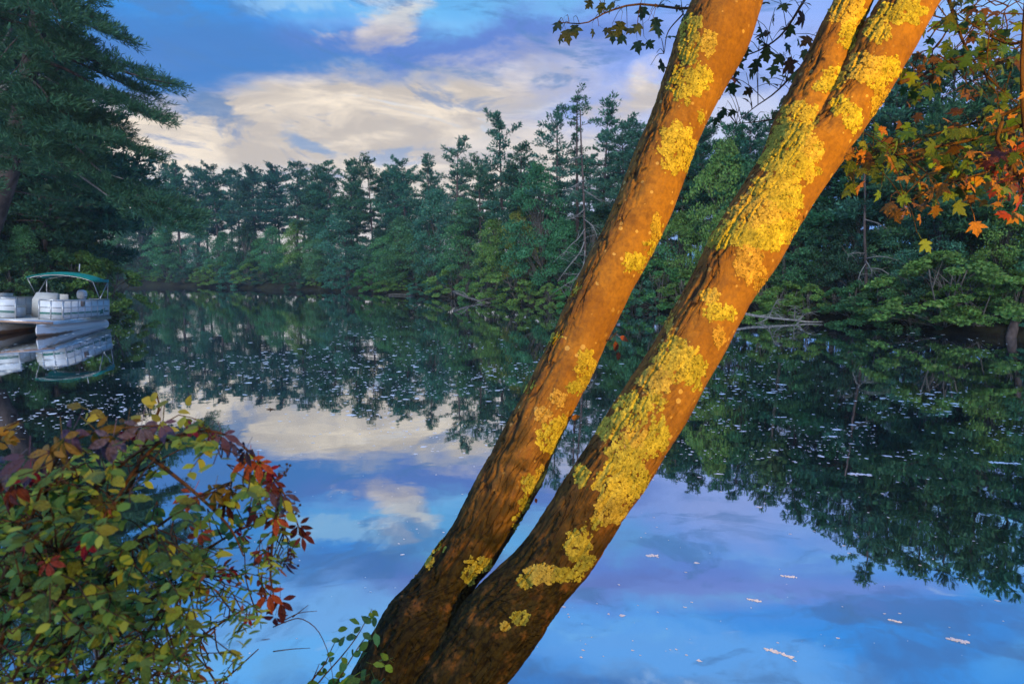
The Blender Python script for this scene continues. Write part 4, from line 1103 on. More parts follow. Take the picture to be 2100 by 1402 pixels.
# upper middle, to the left of the first stem
o, c = branch([(1440, 10, 4.3), (1400, 18, 4.4), (1307, 9, 4.5), (1243, 26, 4.5), (1200, 48, 4.5), (1146, 46, 4.5)], 0.010, 0.003)
spray(o, [(1215, 60), (1239, 60), (1256, 64), (1279, 72), (1273, 45), (1315, 52), (1307, 85), (1328, 85), (1345, 52), (1298, 58), (1341, 38), (1160, 62), (1150, 45), (1178, 52), (1150, 72), (1235, 6), (1213, 2), (1260, 8), (1320, 15), (1360, 8), (1385, 12)],
      c, 4.5, 0.080, [(.045, .085, .035), (.06, .10, .03)])
o, c = branch([(1400, 30, 4.35), (1370, 66, 4.4), (1362, 110, 4.4)], 0.005, 0.002)
spray(o, [(1367, 75), (1354, 122), (1350, 136), (1398, 10), (1408, 28)], c, 4.4, 0.07, [(.05, .085, .035)])
# between the stems
o, c = branch([(1690, -60, 4.6), (1650, 0, 4.6), (1606, 68, 4.6), (1560, 102, 4.6), (1515, 118, 4.6)], 0.012, 0.003)
spray(o, [(1512, 120), (1559, 56), (1555, 79), (1576, 92), (1576, 70), (1611, 90), (1587, 30), (1604, 8), (1636, 4), (1572, 4), (1529, 98), (1553, 122), (1530, 20), (1650, 30), (1625, 52)], c, 4.6, 0.085, [(.06, .10, .03), (.09, .11, .03), (.12, .05, .02)])
o, c = branch([(1700, 90, 4.5), (1640, 140, 4.5), (1590, 190, 4.5), (1545, 222, 4.5), (1512, 252, 4.5)], 0.010, 0.002)
spray(o, [(1546, 143), (1516, 150), (1500, 160), (1499, 171), (1542, 184), (1538, 210), (1563, 158), (1580, 171), (1598, 154), (1615, 124), (1628, 150), (1610, 197), (1649, 103), (1662, 77), (1636, 81), (1606, 115), (1645, 115), (1568, 103), (1590, 135), (1635, 180)], c, 4.5, 0.085, [(.06, .11, .03), (.09, .12, .03), (.13, .06, .02)])
o, c = branch([(1660, 205, 4.4), (1600, 240, 4.4), (1550, 250, 4.4), (1510, 254, 4.4)], 0.008, 0.002)
spray(o, [(1487, 222), (1470, 242), (1508, 227), (1480, 188), (1474, 231), (1585, 235), (1610, 230), (1640, 235)], c, 4.4, 0.07, [(.06, .10, .03)])
# the leafy boughs on the right: dark stem at the edge of the picture, drooping sprays
o, c = branch([(2150, -300, 3.9), (2112, -60, 3.95), (2100, 60, 4.0), (2096, 150, 4.0), (2100, 260, 4.0), (2120, 340, 4.0)], 0.014, 0.010)
MORE = []
for pts, lv, cols in (
        ([(1930, -60, 4.6), (1965, 60, 4.7), (2000, 130, 4.7), (2060, 190, 4.6), (2110, 230, 4.4)], 22, [OLV, GRN, GRN, BRN, OLV]),
        ([(2160, 40, 4.2), (2080, 90, 4.4), (2010, 60, 4.6), (1950, 20, 4.7)], 24, [GRN, OLV, BRN, (.10, .14, .03)]),
        ([(1845, 170, 3.9), (1900, 150, 4.3), (1960, 120, 4.5), (2040, 100, 4.5)], 14, [BRN, OLV, GRN]),
        ([(2150, 180, 4.0), (2060, 235, 4.2), (1960, 262, 4.3), (1870, 290, 4.3), (1790, 310, 4.2)], 38, [OLV, GRN, OLV, BRN, OLV, GRN, ORG]),
        ([(2120, 250, 4.0), (2000, 285, 4.1), (1900, 305, 4.1), (1810, 325, 4.1), (1750, 335, 4.1)], 34, [YGR, OLV, OLV, GRN, YGR, ORG]),
        ([(2055, 250, 4.0), (2045, 285, 4.0), (2058, 320, 4.0), (2040, 345, 4.0), (1985, 365, 4.0), (1920, 385, 4.0), (1860, 415, 4.0)], 20, [ORG, YGR, ORG, OLV]),
        ([(2140, 280, 3.9), (2090, 310, 3.9), (2040, 322, 4.0), (1980, 338, 4.0)], 16, [RED, OLV, ORG, BRN, (.30, .12, .10), GRN]),
        ([(2070, 330, 4.0), (2100, 385, 4.0), (2110, 395, 4.0)], 4, [ORG, RED])):
    o, c = branch(pts, 0.014, 0.003, 20)
    pj = [PIX(q) for q in c]
    L = []
    for k in range(int(lv * 1.15)):
        i = int(rng.integers(2, 20)); L.append((float(pj[i][0]) + rng.normal(0, 26), float(pj[i][1]) + 12 + rng.normal(0, 26)))
    MORE.append((pj, pts, cols))
    spray(o, L, c, float(np.mean([q[2] for q in pts])), 0.078, cols)
o, c = branch([(1900, 355, 4.0), (1870, 385, 4.0), (1850, 405, 4.0)], 0.004, 0.002)
spray(o, [(1862, 362), (1892, 400), (1937, 377), (1897, 375), (1865, 400), (1842, 407), (1837, 430), (1857, 432), (1825, 415), (1920, 405)], c, 4.0, 0.086, [ORG, YGR, ORG, (.50, .26, .05), YGR])
spray(o, [(1757, 335), (1772, 345), (1795, 327), (1825, 327), (1830, 320), (1785, 280), (1800, 310), (1770, 290), (1812, 300)], c, 4.1, 0.086, [YGR, (.20, .30, .05)])
# the smaller leaves between them
_ls = []
for pj, pts, cols in MORE:
    for k in range(52):
        i = int(rng.integers(1, 20)); x, y = float(pj[i][0]) + rng.normal(0, 36), float(pj[i][1]) + rng.normal(4, 30)
        if x < 1745 + max(0, 250 - y) * 0.45 or y > 445: continue
        _ls.append((P(x, y, pts[0][2] + rng.uniform(.1, .9)), unit(np.array([rng.normal(0, .6), rng.normal(0, .35), -.75 + rng.normal(0, .45)])), unit(np.array([rng.normal(0, .5), -.5, .6])), rng.uniform(.05, .085), cols[int(rng.integers(0, len(cols)))], MAPLE_LEAVES))
o = link('foliage', leaf_mass(_ls, 'maple_foliage').mesh('maple_foliage', M_LEAF, False, MAPLE_BASE), maple); o.color = (.9, .9, .9, 1); o['kind'] = 'stuff'
# bare looping twigs against the sky
bt = MB()
for k in range(34):
    x0, y0 = rng.uniform(1900, 2110), rng.uniform(-20, 170); D = rng.uniform(4.2, 5.2)
    a = rng.uniform(0, 6.28); ps = [(x0, y0, D)]
    for q in range(4):
        a += rng.normal(0, 0.55); ps.append((ps[-1][0] + 34 * math.cos(a), ps[-1][1] + 34 * math.sin(a), D))
    bt.tube(curve([P(*q) for q in ps], 10), np.linspace(0.006, 0.002, 10), 4, cap=False)
o = link('branch', bt.mesh('bare_twigs', M_TWIG, True, MAPLE_BASE), maple)
# the withered leaves caught on the first stem
for (x, y, D, s, col, d) in ((1262, 700, 3.58, .060, (.16, .05, .025), (.15, 0, -1)), (1272, 690, 3.57, .055, (.22, .07, .03), (.9, 0, -.4)), (1268, 722, 3.58, .05, (.25, .07, .03), (.1, 0, -1)), (1172, 858, 3.45, .05, (.50, .22, .03), (.9, 0, .3)), (1098, 1021, 3.3, .03, (.5, .12, .03), (.3, 0, -1))):
    put_leaf(maple, MAPLE_BASE, OVATE_LEAVES, P(x, y, D), np.array(d, float), np.array([.3, -.8, .4]), s, col, rng, 'withered_leaf')
link('twig', MB().tube(curve([P(1235, 702, 3.62), P(1252, 694, 3.58), P(1266, 678, 3.57)], 8), np.linspace(.005, .002, 8), 5).mesh('twig', M_TWIG, True, MAPLE_BASE), maple)
# the crown overhead, above the picture
mn = MB(); mw = MB()
for nm in ('one', 'two_a', 'two_b'):
    e = STEMS[nm][-1, :3]; g = unit(STEMS[nm][-1, :3] - STEMS[nm][-40, :3])
    for k in range(7):
        tip = e + g * rng.uniform(0.6, 2.2) + rng.normal(0, 1, 3) * np.array([1.1, 1.0, 0.4])
        tip[2] = max(tip[2], 7.0)
        c = curve([e - g * 0.3, (e + tip) / 2 + np.array([0, 0, .15]), tip], 8); mw.tube(c, np.linspace(0.05, 0.012, 8), 6, cap=False)
        n = 220; q = rng.normal(0, 0.38, (n, 3)) * np.array([1.2, 1.2, 0.7]) + tip
        q = q[q[:, 2] > 2.5 + 0.47 * q[:, 1] + 0.3]
        if len(q):
            V, Q = leafquads(q, 0.10, rng); mn.add(V, Q, None, tints(len(q), 4, rng))
link('limbs', mw.mesh('maple_limbs', M_TWIG, True, MAPLE_BASE), maple)
o = link('foliage', mn.mesh('maple_crown', M_LEAF, False, MAPLE_BASE), maple); o.color = (.12, .17, .04, 1); o['kind'] = 'stuff'
# ------------------------------------------------------------------ the lamp on the bank that colours the maple (behind the camera, to the right)
LAMP = np.array([4.5, -1.7, 4.1])
gz = float(ground_z(LAMP[:1], LAMP[1:2])[0])
M_POST = plain('lamp_post_paint', (0.03, 0.035, 0.03), 0.45, 0.4, 0.3)
lamp = thing('lamp_post', 'dark yard lamp with amber bulb on the bank behind the viewer', 'lamp', (LAMP[0], LAMP[1], gz))
o0 = np.array([LAMP[0], LAMP[1], gz])
link('post', MB().tube([(0, 0, -0.2), (0, 0, LAMP[2] - gz + 0.35)], [0.06, 0.045], 12).tube([(0, 0, 0), (0, 0, 0.25)], [0.11, 0.07], 12).mesh('lamp_post', M_POST, True), lamp)
dirv = unit(np.array([1.75, 4.0, 4.35]) - LAMP)
h = LAMP[2] - gz
arm = dirv * np.array([1, 1, 0]); arm /= np.linalg.norm(arm)
link('arm', MB().tube([(0, 0, h + 0.30), tuple(arm * 0.16 + np.array([0, 0, h + 0.34])), tuple(arm * 0.26 + np.array([0, 0, h + 0.16]))], 0.018, 8).mesh('lamp_arm', M_POST, True), lamp)
hp = arm * 0.26 + np.array([0, 0, h])
link('lamp_shade', MB().tube([hp - dirv * 0.16, hp - dirv * 0.10, hp + dirv * 0.02], [0.05, 0.09, 0.13], 16, cap=False).mesh('lamp_shade', M_POST, True), lamp)
M_BULB, N = material('amber_bulb')
_e = N.n('ShaderNodeEmission'); _e.inputs[0].default_value = (1.0, 0.50, 0.06, 1); _e.inputs[1].default_value = 20.0
finish(N, _e.outputs[0])
link('bulb', MB().tube([hp - dirv * 0.09, hp - dirv * 0.06, hp - dirv * 0.01, hp + dirv * 0.015], [0.02, 0.035, 0.035, 0.015], 10).mesh('lamp_bulb', M_BULB, True), lamp)
ld = bpy.data.lights.new('lamp_light', 'SPOT')
ld.energy = 4000.0; ld.color = (1.0, 0.48, 0.012); ld.spot_size = math.radians(104); ld.spot_blend = 0.9; ld.shadow_soft_size = 0.06
ll = bpy.data.objects.new('lamp_light', ld); COL.objects.link(ll); ll.parent = lamp
ll.location = hp + dirv * 0.05
ll.rotation_euler = Vector(-dirv).to_track_quat('Z', 'Y').to_euler()

# unseen trees added behind the viewer: they keep the evening light off the foreground
for k, (x, y, s) in enumerate(((1.3, -8.0, 1.25), (6.0, -8.5, 1.2), (3.5, -13.0, 1.5))):
    r = thing('broadleaf_tree', f'unseen leafy tree added behind the viewer for shade, {ordinal(k + 1)} from the yard lamp', 'tree', (x, y, float(ground_z(np.array([x]), np.array([y]))[0])), 'broadleaf trees on the banks')
    r.scale = (s, s, s); r.rotation_euler = (0, 0, k * 1.3)
    link('trunk', LEAFY[k % 5][0], r); link('crown', LEAFY[k % 5][1], r).color = (0.08, 0.19, 0.08, 1)
# ------------------------------------------------------------------ the shrub and creeper in the lower left corner, plants at the maple's foot
rng = np.random.default_rng(41)
BUSH0 = np.array([-1.75, 1.75, 0.95])
bush = thing('shrub', 'green leafy shrub in the lower corner over the water, partly wrapped in red creeper', 'shrub', BUSH0)
CREEP0 = np.array([-1.5, 1.65, 0.95])
creeper = thing('creeper_vine', 'creeper with red, orange and purple leaves draped over the corner shrub', 'vine', CREEP0)
OUT = np.array([(-60, 985), (0, 975), (100, 950), (180, 930), (250, 915), (300, 868), (420, 865), (500, 910), (548, 965), (592, 1040), (600, 1130), (575, 1210), (540, 1290), (480, 1402), (470, 1460), (-60, 1460)], float)
def inside(poly, x, y):
    c = False; n = len(poly)
    for i in range(n):
        a, b = poly[i], poly[(i + 1) % n]
        if (a[1] > y) != (b[1] > y) and x < (b[0] - a[0]) * (y - a[1]) / (b[1] - a[1]) + a[0]: c = not c
    return c
STEMC = [[(-90, 1560, 1.9), (92, 1100, 1.85), (200, 998, 1.85), (275, 932, 1.85), (345, 900, 1.85), (430, 892, 1.9), (505, 935, 1.9), (560, 1010, 1.95)],
         [(-40, 1560, 1.9), (160, 1290, 1.8), (229, 1172, 1.8), (284, 1110, 1.8), (350, 1060, 1.85), (420, 1010, 1.9), (480, 985, 1.9)],
         [(40, 1560, 2.0), (180, 1380, 1.95), (300, 1240, 1.95), (420, 1130, 2.0), (520, 1075, 2.05), (585, 1080, 2.05)],
         [(100, 1580, 2.1), (250, 1440, 2.1), (380, 1330, 2.1), (480, 1260, 2.15), (560, 1225, 2.2)],
         [(-120, 1500, 1.8), (0, 1200, 1.75), (60, 1060, 1.75), (110, 990, 1.75), (150, 930, 1.75)],
         [(0, 1500, 1.85), (150, 1180, 1.9), (260, 1010, 1.9), (300, 900, 1.9), (325, 840, 1.9), (322, 810, 1.9)],
         [(200, 1580, 2.3), (350, 1460, 2.3), (450, 1400, 2.3), (530, 1330, 2.35)],
         [(-100, 1500, 1.6), (-20, 1320, 1.6), (60, 1200, 1.6), (120, 1130, 1.65)], [(150, 1560, 1.8), (260, 1380, 1.8), (330, 1250, 1.85), (400, 1180, 1.9)]]
CUR = []
for k, ct in enumerate(STEMC):
    c = curve([P(*q) for q in ct], 40); CUR.append(c)
    link('stem', MB().tube(c, np.linspace(0.008, 0.0022, 40), 6).mesh('bush_stem', M_TWIG, True, BUSH0), bush)
ALLC = np.concatenate(CUR)
def dens(x, y):
    g = 1.0
    if 215 < x < 440 and 915 < y < 1120: g = 0.10 + 0.25 * (abs(x - 330) / 110)
    if x > 430 and y < 1150: g = 0.42
    if y > 1180 and x > 420: g = 0.42
    if x < 230 and y > 1000: g = 1.0
    return g
SG = [(.10, .24, .05), (.15, .28, .045), (.24, .36, .05), (.32, .40, .055), (.085, .19, .055), (.13, .27, .085)]
leafs = []                                  # (p, d, n, size, colour, mesh set)
tw = MB()
tries = 0
while len(leafs) < 3000 and tries < 60000:
    tries += 1
    x, y = rng.uniform(-60, 610), rng.uniform(860, 1460)
    if not inside(OUT, x, y) or rng.uniform() > dens(x, y): continue
    D = np.interp(y, [860, 1100, 1402], [1.85, 1.85, 1.8]) + rng.normal(0, 0.20)
    fine_ = (x > 400 and y > 1150) or (y > 1290 and rng.uniform() < 0.8)
    a = P(x, y, D)
    k = int(np.argmin(np.linalg.norm(ALLC - a, axis=1) + 0.6 * np.maximum(0, ALLC[:, 2] - a[2])))
    d0 = unit(a - ALLC[k] + rng.normal(0, 0.05, 3) + np.array([0.02, 0, -0.01]))
    n = int(rng.integers(3, 6)) if not fine_ else int(rng.integers(4, 8))
    Lt = (0.11 if not fine_ else 0.085) * rng.uniform(0.7, 1.3)
    p0 = a - d0 * Lt
    if np.linalg.norm(ALLC[k] - p0) < 0.4:
        tw.tube(curve([ALLC[k], (ALLC[k] + p0) / 2 + rng.normal(0, 0.01, 3), p0, a], 7), np.linspace(0.0028, 0.0014, 7), 4, cap=False)
    for q in range(n):
        s = (q + 1) / n; p = p0 + d0 * Lt * s
        sg = -1 if q % 2 else 1
        sv = unit(np.cross(d0, [0, 0, 1.0]))
        d = unit(d0 * 0.5 + sv * sg * 0.8 + np.array([0, 0, -0.25]) + rng.normal(0, 0.3, 3))
        nr = unit(np.array([0, -0.25, 1.0]) + rng.normal(0, 0.42, 3))
        if fine_:
            leafs.append((p, d, nr, rng.uniform(0.024, 0.040), SG[int(rng.integers(0, 6))] if rng.uniform() < .9 else (.22, .10, .05), LANCE_LEAVES))
        else:
            ci = int(rng.integers(0, 6)) if y > 1000 else int(rng.integers(1, 4))
            leafs.append((p, d, nr, rng.uniform(0.026, 0.052), SG[ci], OVATE_LEAVES))
for (x, y) in ((322, 805), (290, 818), (312, 838), (345, 822), (330, 862), (365, 842), (384, 832), (288, 858), (300, 850), (340, 880), (165, 836), (185, 842), (205, 850), (175, 858), (220, 872), (198, 860)):
    leafs.append((P(x, y, 1.88), unit(rng.normal(0, 1, 3) * np.array([1, .4, .6])), unit(np.array([0, -.5, .8]) + rng.normal(0, .3, 3)), rng.uniform(.034, .050), (.30, .30, .045), OVATE_LEAVES))
link('twigs', tw.mesh('bush_twigs', M_TWIG, True, BUSH0), bush)['kind'] = 'stuff'
def screen_size(l): return l[3] / l[0][1] + (0.5 if l[3] and l[0][2] > 1.95 else 0.0)
leafs.sort(key=lambda l: -l[3] / l[0][1])
for l in leafs[:300]:
    put_leaf(bush, BUSH0, l[5], l[0], l[1], l[2], l[3], l[4], rng)
# the rest of the leaves: one mass
rest = leaf_mass(leafs[300:], 'bush_foliage')
o = link('foliage', rest.mesh('bush_foliage', M_LEAF, False, BUSH0), bush); o.color = (1, 1, 1, 1); o['kind'] = 'stuff'

# Virginia creeper
CC = [[(-60, 1540, 1.65), (20, 1250, 1.6), (60, 1080, 1.62), (95, 980, 1.62), (150, 905, 1.62), (230, 880, 1.65), (330, 872, 1.7)], [(-40, 1500, 1.65), (180, 1130, 1.7), (300, 930, 1.75), (400, 885, 1.78), (470, 895, 1.8), (530, 945, 1.82), (575, 1000, 1.84), (605, 1060, 1.85), (618, 1100, 1.86)],
      [(575, 1000, 1.84), (560, 1100, 1.84), (555, 1180, 1.84), (565, 1240, 1.84)], [(300, 930, 1.75), (400, 1010, 1.76), (470, 1080, 1.78), (500, 1140, 1.8)]]
for ct in CC:
    link('stem', MB().tube(curve([P(*q) for q in ct], 30), np.linspace(0.006, 0.002, 30), 6).mesh('vine_stem', M_TWIG, True, CREEP0), creeper)
PUR, MAU, CRI, RO, DR, OB = (.11, .08, .15), (.17, .17, .28), (.36, .02, .06), (.40, .09, .03), (.13, .03, .035), (.27, .19, .035)
rng = np.random.default_rng(52)
for (x, y, col, s, D) in ((150, 880, PUR, .085, 1.60), (128, 900, OB, .085, 1.58), (195, 880, OB, .075, 1.62), (232, 895, MAU, .075, 1.62), (205, 905, PUR, .07, 1.64), (60, 935, PUR, .08, 1.56), (15, 955, MAU, .085, 1.55),
                          (30, 985, (.24, .07, .05), .085, 1.56), (62, 965, CRI, .05, 1.55), (290, 872, MAU, .07, 1.68), (262, 865, OB, .06, 1.68), (330, 868, PUR, .065, 1.72), (265, 885, CRI, .04, 1.68),
                          (395, 872, CRI, .045, 1.76), (432, 886, CRI, .05, 1.78), (455, 890, PUR, .06, 1.78), (480, 905, MAU, .06, 1.8), (505, 920, PUR, .06, 1.8), (512, 942, RO, .065, 1.8), (530, 948, RO, .06, 1.8), (548, 962, CRI, .05, 1.82),
                          (560, 985, DR, .055, 1.82), (556, 1005, PUR, .055, 1.82), (580, 1012, PUR, .065, 1.84), (590, 1035, MAU, .05, 1.84), (612, 1075, DR, .06, 1.86), (618, 1098, DR, .055, 1.86), (565, 1060, (.35, .08, .04), .06, 1.84), (530, 1050, DR, .06, 1.84),
                          (470, 1000, OB, .07, 1.8), (440, 1005, OB, .065, 1.78), (395, 1012, RO, .065, 1.78), (465, 1030, DR, .06, 1.8), (500, 1095, CRI, .05, 1.82), (410, 1090, (.30, .07, .05), .06, 1.78), (465, 1170, CRI, .045, 1.82),
                          (540, 1195, RO, .065, 1.84), (552, 1215, RO, .07, 1.84), (575, 1230, DR, .065, 1.84), (565, 1262, DR, .06, 1.84), (600, 1130, DR, .05, 1.85), (585, 1150, PUR, .055, 1.85), (540, 1130, (.28, .06, .05), .055, 1.83),
                          (65, 1108, CRI, .055, 1.5), (175, 1112, CRI, .045, 1.6), (98, 1150, (.25, .06, .05), .05, 1.55), (215, 1030, OB, .055, 1.68), (225, 1040, RO, .05, 1.68), (510, 1265, CRI, .03, 1.85), (20, 1010, DR, .07, 1.55), (105, 925, OB, .07, 1.57)):
    d = unit(np.array([rng.normal(0, .5), -0.25 + rng.normal(0, .35), -0.75])); nr = unit(np.array([rng.normal(0.1, .4), -.55, .85]))
    put_leaf(creeper, CREEP0, CREEPER_LEAVES, P(x, y, D), d, nr, s * .84, col, rng)
M_BERRY = plain('berry', (0.012, 0.010, 0.022), 0.35, 0.5)
for (x, y, D) in ((590, 965, 1.84), (606, 1045, 1.86), (592, 1150, 1.86), (485, 1015, 1.8)):
    p0 = P(x, y, D); st = MB(); be = MB()
    for k in range(9):
        q = p0 + rng.normal(0, 1, 3) * np.array([.016, .01, .014])
        st.tube([p0 - np.array([.03, 0, .0]), p0, q], 0.0008, 4, cap=False)
        t = np.linspace(-1, 1, 6)
        be.tube(np.stack([q[0] + 0 * t, q[1] + 0 * t, q[2] + t * 0.0042], -1), 0.0042 * np.sqrt(np.maximum(0.02, 1 - t ** 2)), 7)
    s = link('berry_stalk', st.mesh('berry_stalk', M_TWIG, False, CREEP0), creeper); link('berries', be.mesh('berries', M_BERRY, True, CREEP0), s)['kind'] = 'stuff'

# a thin arching twig and whips standing out from the shrub
for ps in ([(560, 1285, 2.3), (592, 1272, 2.3), (618, 1268, 2.3), (650, 1290, 2.3), (672, 1335, 2.3), (682, 1385, 2.3), (690, 1440, 2.3)], [(585, 1270, 2.3), (615, 1256, 2.3), (650, 1252, 2.3)], [(600, 1265, 2.3), (632, 1240, 2.3)], [(560, 1335, 2.3), (600, 1330, 2.3), (636, 1328, 2.3)]):
    link('stem', MB().tube(curve([P(*q) for q in ps], 18), np.linspace(.0024, .0010, 18), 5).mesh('whip', M_TWIG, True, BUSH0), bush)

# the young sapling at the foot of the maple
SAP0 = np.array([-0.75, 2.45, 0.45])
sap = thing('sapling', 'small fresh green sapling in front of the mossy foot of the maple', 'plant', SAP0)
SC = [[(600, 1480, 2.5), (651, 1402, 2.5), (698, 1348, 2.5), (730, 1307, 2.5), (752, 1269, 2.5), (763, 1248, 2.5)], [(640, 1480, 2.5), (690, 1400, 2.5), (720, 1350, 2.52), (745, 1312, 2.55), (762, 1300, 2.55)], [(635, 1400, 2.5), (665, 1362, 2.5), (680, 1330, 2.5), (690, 1310, 2.5)],
      [(760, 1440, 2.5), (790, 1370, 2.5), (803, 1350, 2.5)], [(600, 1480, 2.5), (640, 1395, 2.48), (655, 1360, 2.48)]]
for ct in SC:
    link('stem', MB().tube(curve([P(*q) for q in ct], 16), np.linspace(.004, .0014, 16), 6).mesh('sapling_stem', M_TWIG, True, SAP0), sap)
for (zx, zy, s, w) in ((965, 710, .040, 0), (880, 835, .036, 1), (1070, 800, .05, 1), (1170, 740, .036, 1), (1250, 620, .05, 0), (1400, 610, .05, 1), (1440, 530, .042, 1), (1450, 740, .055, 1), (1360, 860, .055, 0), (1290, 740, .045, 1), (980, 910, .042, 1), (1160, 950, .036, 0), (820, 1020, .032, 0),
                   (840, 1110, .030, 1), (740, 1140, .032, 0), (780, 1190, .03, 0), (690, 1250, .032, 0), (1060, 1090, .055, 1), (1090, 1130, .035, 2), (1270, 1000, .045, 1), (1240, 1110, .06, 1), (1280, 1220, .07, 1), (1420, 1140, .05, 2), (1520, 1100, .05, 2), (1620, 1080, .045, 2), (1580, 1160, .045, 2), (1680, 1060, .035, 2),
                   (1410, 450, .035, 0), (1390, 470, .03, 2), (1430, 480, .03, 0), (850, 1350, .085, 0), (1000, 1380, .07, 0), (1130, 1340, .085, 2), (1260, 1330, .07, 0), (1440, 1330, .075, 1), (1500, 1390, .06, 1), (930, 1300, .05, 0), (1180, 1290, .05, 1), (640, 1370, .035, 0), (700, 1390, .05, 0)):
    x, y = 540 + zx * .1583, 1180 + zy * .1583
    d = unit(np.array([rng.normal(.2, .7), rng.normal(0, .3), rng.normal(-.2, .6)])); nr = unit(np.array([0, -.6, .75]) + rng.normal(0, .35, 3))
    put_leaf(sap, SAP0, OVATE_LEAVES, P(x, y, 2.5 + rng.uniform(-.06, .04)), d, nr, s, ((.10, .30, .06), (.06, .25, .13), (.20, .40, .05))[w], rng)
# the yellowing twig at the left edge
YEL0 = np.array([-1.55, 1.6, 0.95])
ys = thing('yellow_shrub', 'yellowing sprig at the far edge beside the red creeper', 'shrub', YEL0)
link('stem', MB().tube(curve([P(-70, 1500, 1.9), P(-30, 1000, 1.85), P(5, 890, 1.85), P(40, 862, 1.85)], 14), np.linspace(.006, .002, 14), 6).mesh('yellow_stem', M_TWIG, True, YEL0), ys)
for k in range(16):
    x, y = rng.uniform(-25, 45), rng.uniform(855, 935); y = max(y, 905 - x)
    put_leaf(ys, YEL0, OVATE_LEAVES, P(x, y, 1.85), unit(rng.normal(0, 1, 3) * np.array([1, .3, .6])), unit(np.array([0, -.5, .8]) + rng.normal(0, .3, 3)), rng.uniform(.03, .045), (.32, .22, .03), rng)
# ------------------------------------------------------------------ fallen timber on the far bank
def wood(parent, o0, pts, r0, r1, n=10, name='branch', mat=None):
    return link(name, MB().tube(curve([P(*q) for q in pts], n), np.linspace(r0, r1, n), 6).mesh(name, mat or M_DEADWOOD, True, o0), parent)
rng = np.random.default_rng(61)
o0 = P(1627, 655, 32); o0[2] = 0
ft = thing('fallen_tree', 'bleached fallen tree lying in the water beyond the right-hand trunk', 'fallen tree', o0)
wood(ft, o0, [(1490, 632, 33.6), (1536, 645, 32.8), (1577, 651, 32.2), (1627, 656, 31.8), (1663, 660, 31.5), (1725, 657, 31.3), (1787, 647, 31.2)], .085, .02, 20, 'trunk')
def twiggy(parent, o0, pts, r, k, ln):
    b = MB(); c = curve([P(*q) for q in pts], 12); b.tube(c, np.linspace(r, r * .3, 12), 5)
    for q in range(k):
        i = int(rng.integers(3, 12)); d = unit(rng.normal(0, 1, 3) * np.array([1, .6, .4]) + np.array([.5, 0, -.2])); L = ln * rng.uniform(.4, 1.2)
        b.tube([c[i], c[i] + d * L * .5 + np.array([0, 0, .02]), c[i] + d * L + np.array([0, 0, -.10 * L])], [r * .35, r * .25, r * .12], 4, cap=False)
    return link('branch', b.mesh('dead_branch', M_DEADWOOD, True, o0), parent)
for pts, k in (([(1577, 651, 32.2), (1585, 632, 32.1), (1593, 616, 32)], 10), ([(1605, 654, 32), (1596, 646, 32), (1588, 640, 31.8)], 5), ([(1629, 656, 31.8), (1630, 640, 31.8), (1632, 627, 31.7)], 14), ([(1640, 658, 31.7), (1648, 640, 31.7), (1652, 632, 31.7)], 14), ([(1635, 658, 31.6), (1645, 650, 31.6), (1655, 640, 31.5)], 8),
               ([(1725, 657, 31.3), (1726, 640, 31.3), (1732, 624, 31.3), (1746, 615, 31.2), (1756, 615, 31.2)], 26), ([(1748, 655, 31.3), (1750, 640, 31.3), (1756, 628, 31.2), (1772, 617, 31.2)], 26), ([(1690, 660, 31.4), (1712, 650, 31.3), (1733, 646, 31.2)], 8), ([(1695, 661, 31.3), (1730, 654, 31), (1765, 657, 30.8)], 6),
               ([(1577, 651, 32), (1560, 660, 31.5), (1545, 664, 31.2)], 5), ([(1640, 659, 31.5), (1630, 666, 31), (1622, 670, 30.8)], 4), ([(1550, 648, 32.5), (1580, 646, 32.4), (1610, 650, 32.2)], 8), ([(1700, 660, 31.2), (1740, 664, 30.8), (1768, 664, 30.6)], 3)):
    twiggy(ft, o0, pts, .035, k, .55)
o0 = P(985, 614, 55); o0[2] = 0
lg = thing('fallen_log', 'pale fallen log with roots at the waterline of the far bank, mid picture', 'log', o0)
wood(lg, o0, [(930, 598, 56), (960, 610, 54.5), (985, 617, 53.8), (1015, 623, 53)], .12, .06, 10, 'trunk', M_GREYBARK)
for pts in ([(975, 612, 54), (985, 600, 54), (990, 590, 54)], [(985, 616, 53.8), (1005, 612, 53.5), (1030, 614, 53)], [(960, 608, 54.3), (950, 600, 54.3), (935, 596, 54)], [(1000, 620, 53.5), (1010, 628, 52), (1014, 632, 51)], [(970, 612, 54), (990, 622, 52.5)]):
    twiggy(lg, o0, pts, .045, 6, .6)
o0 = P(820, 603, 72); o0[2] = 0
l2 = thing('fallen_log', 'thin grey log floating along the far bank near the domed tree', 'log', o0)
wood(l2, o0, [(795, 604, 71), (822, 603.5, 71), (850, 606, 69)], .07, .04, 8, 'trunk', M_GREYBARK)
twiggy(l2, o0, [(840, 605, 69.5), (848, 599, 69.5)], .05, 3, .8)
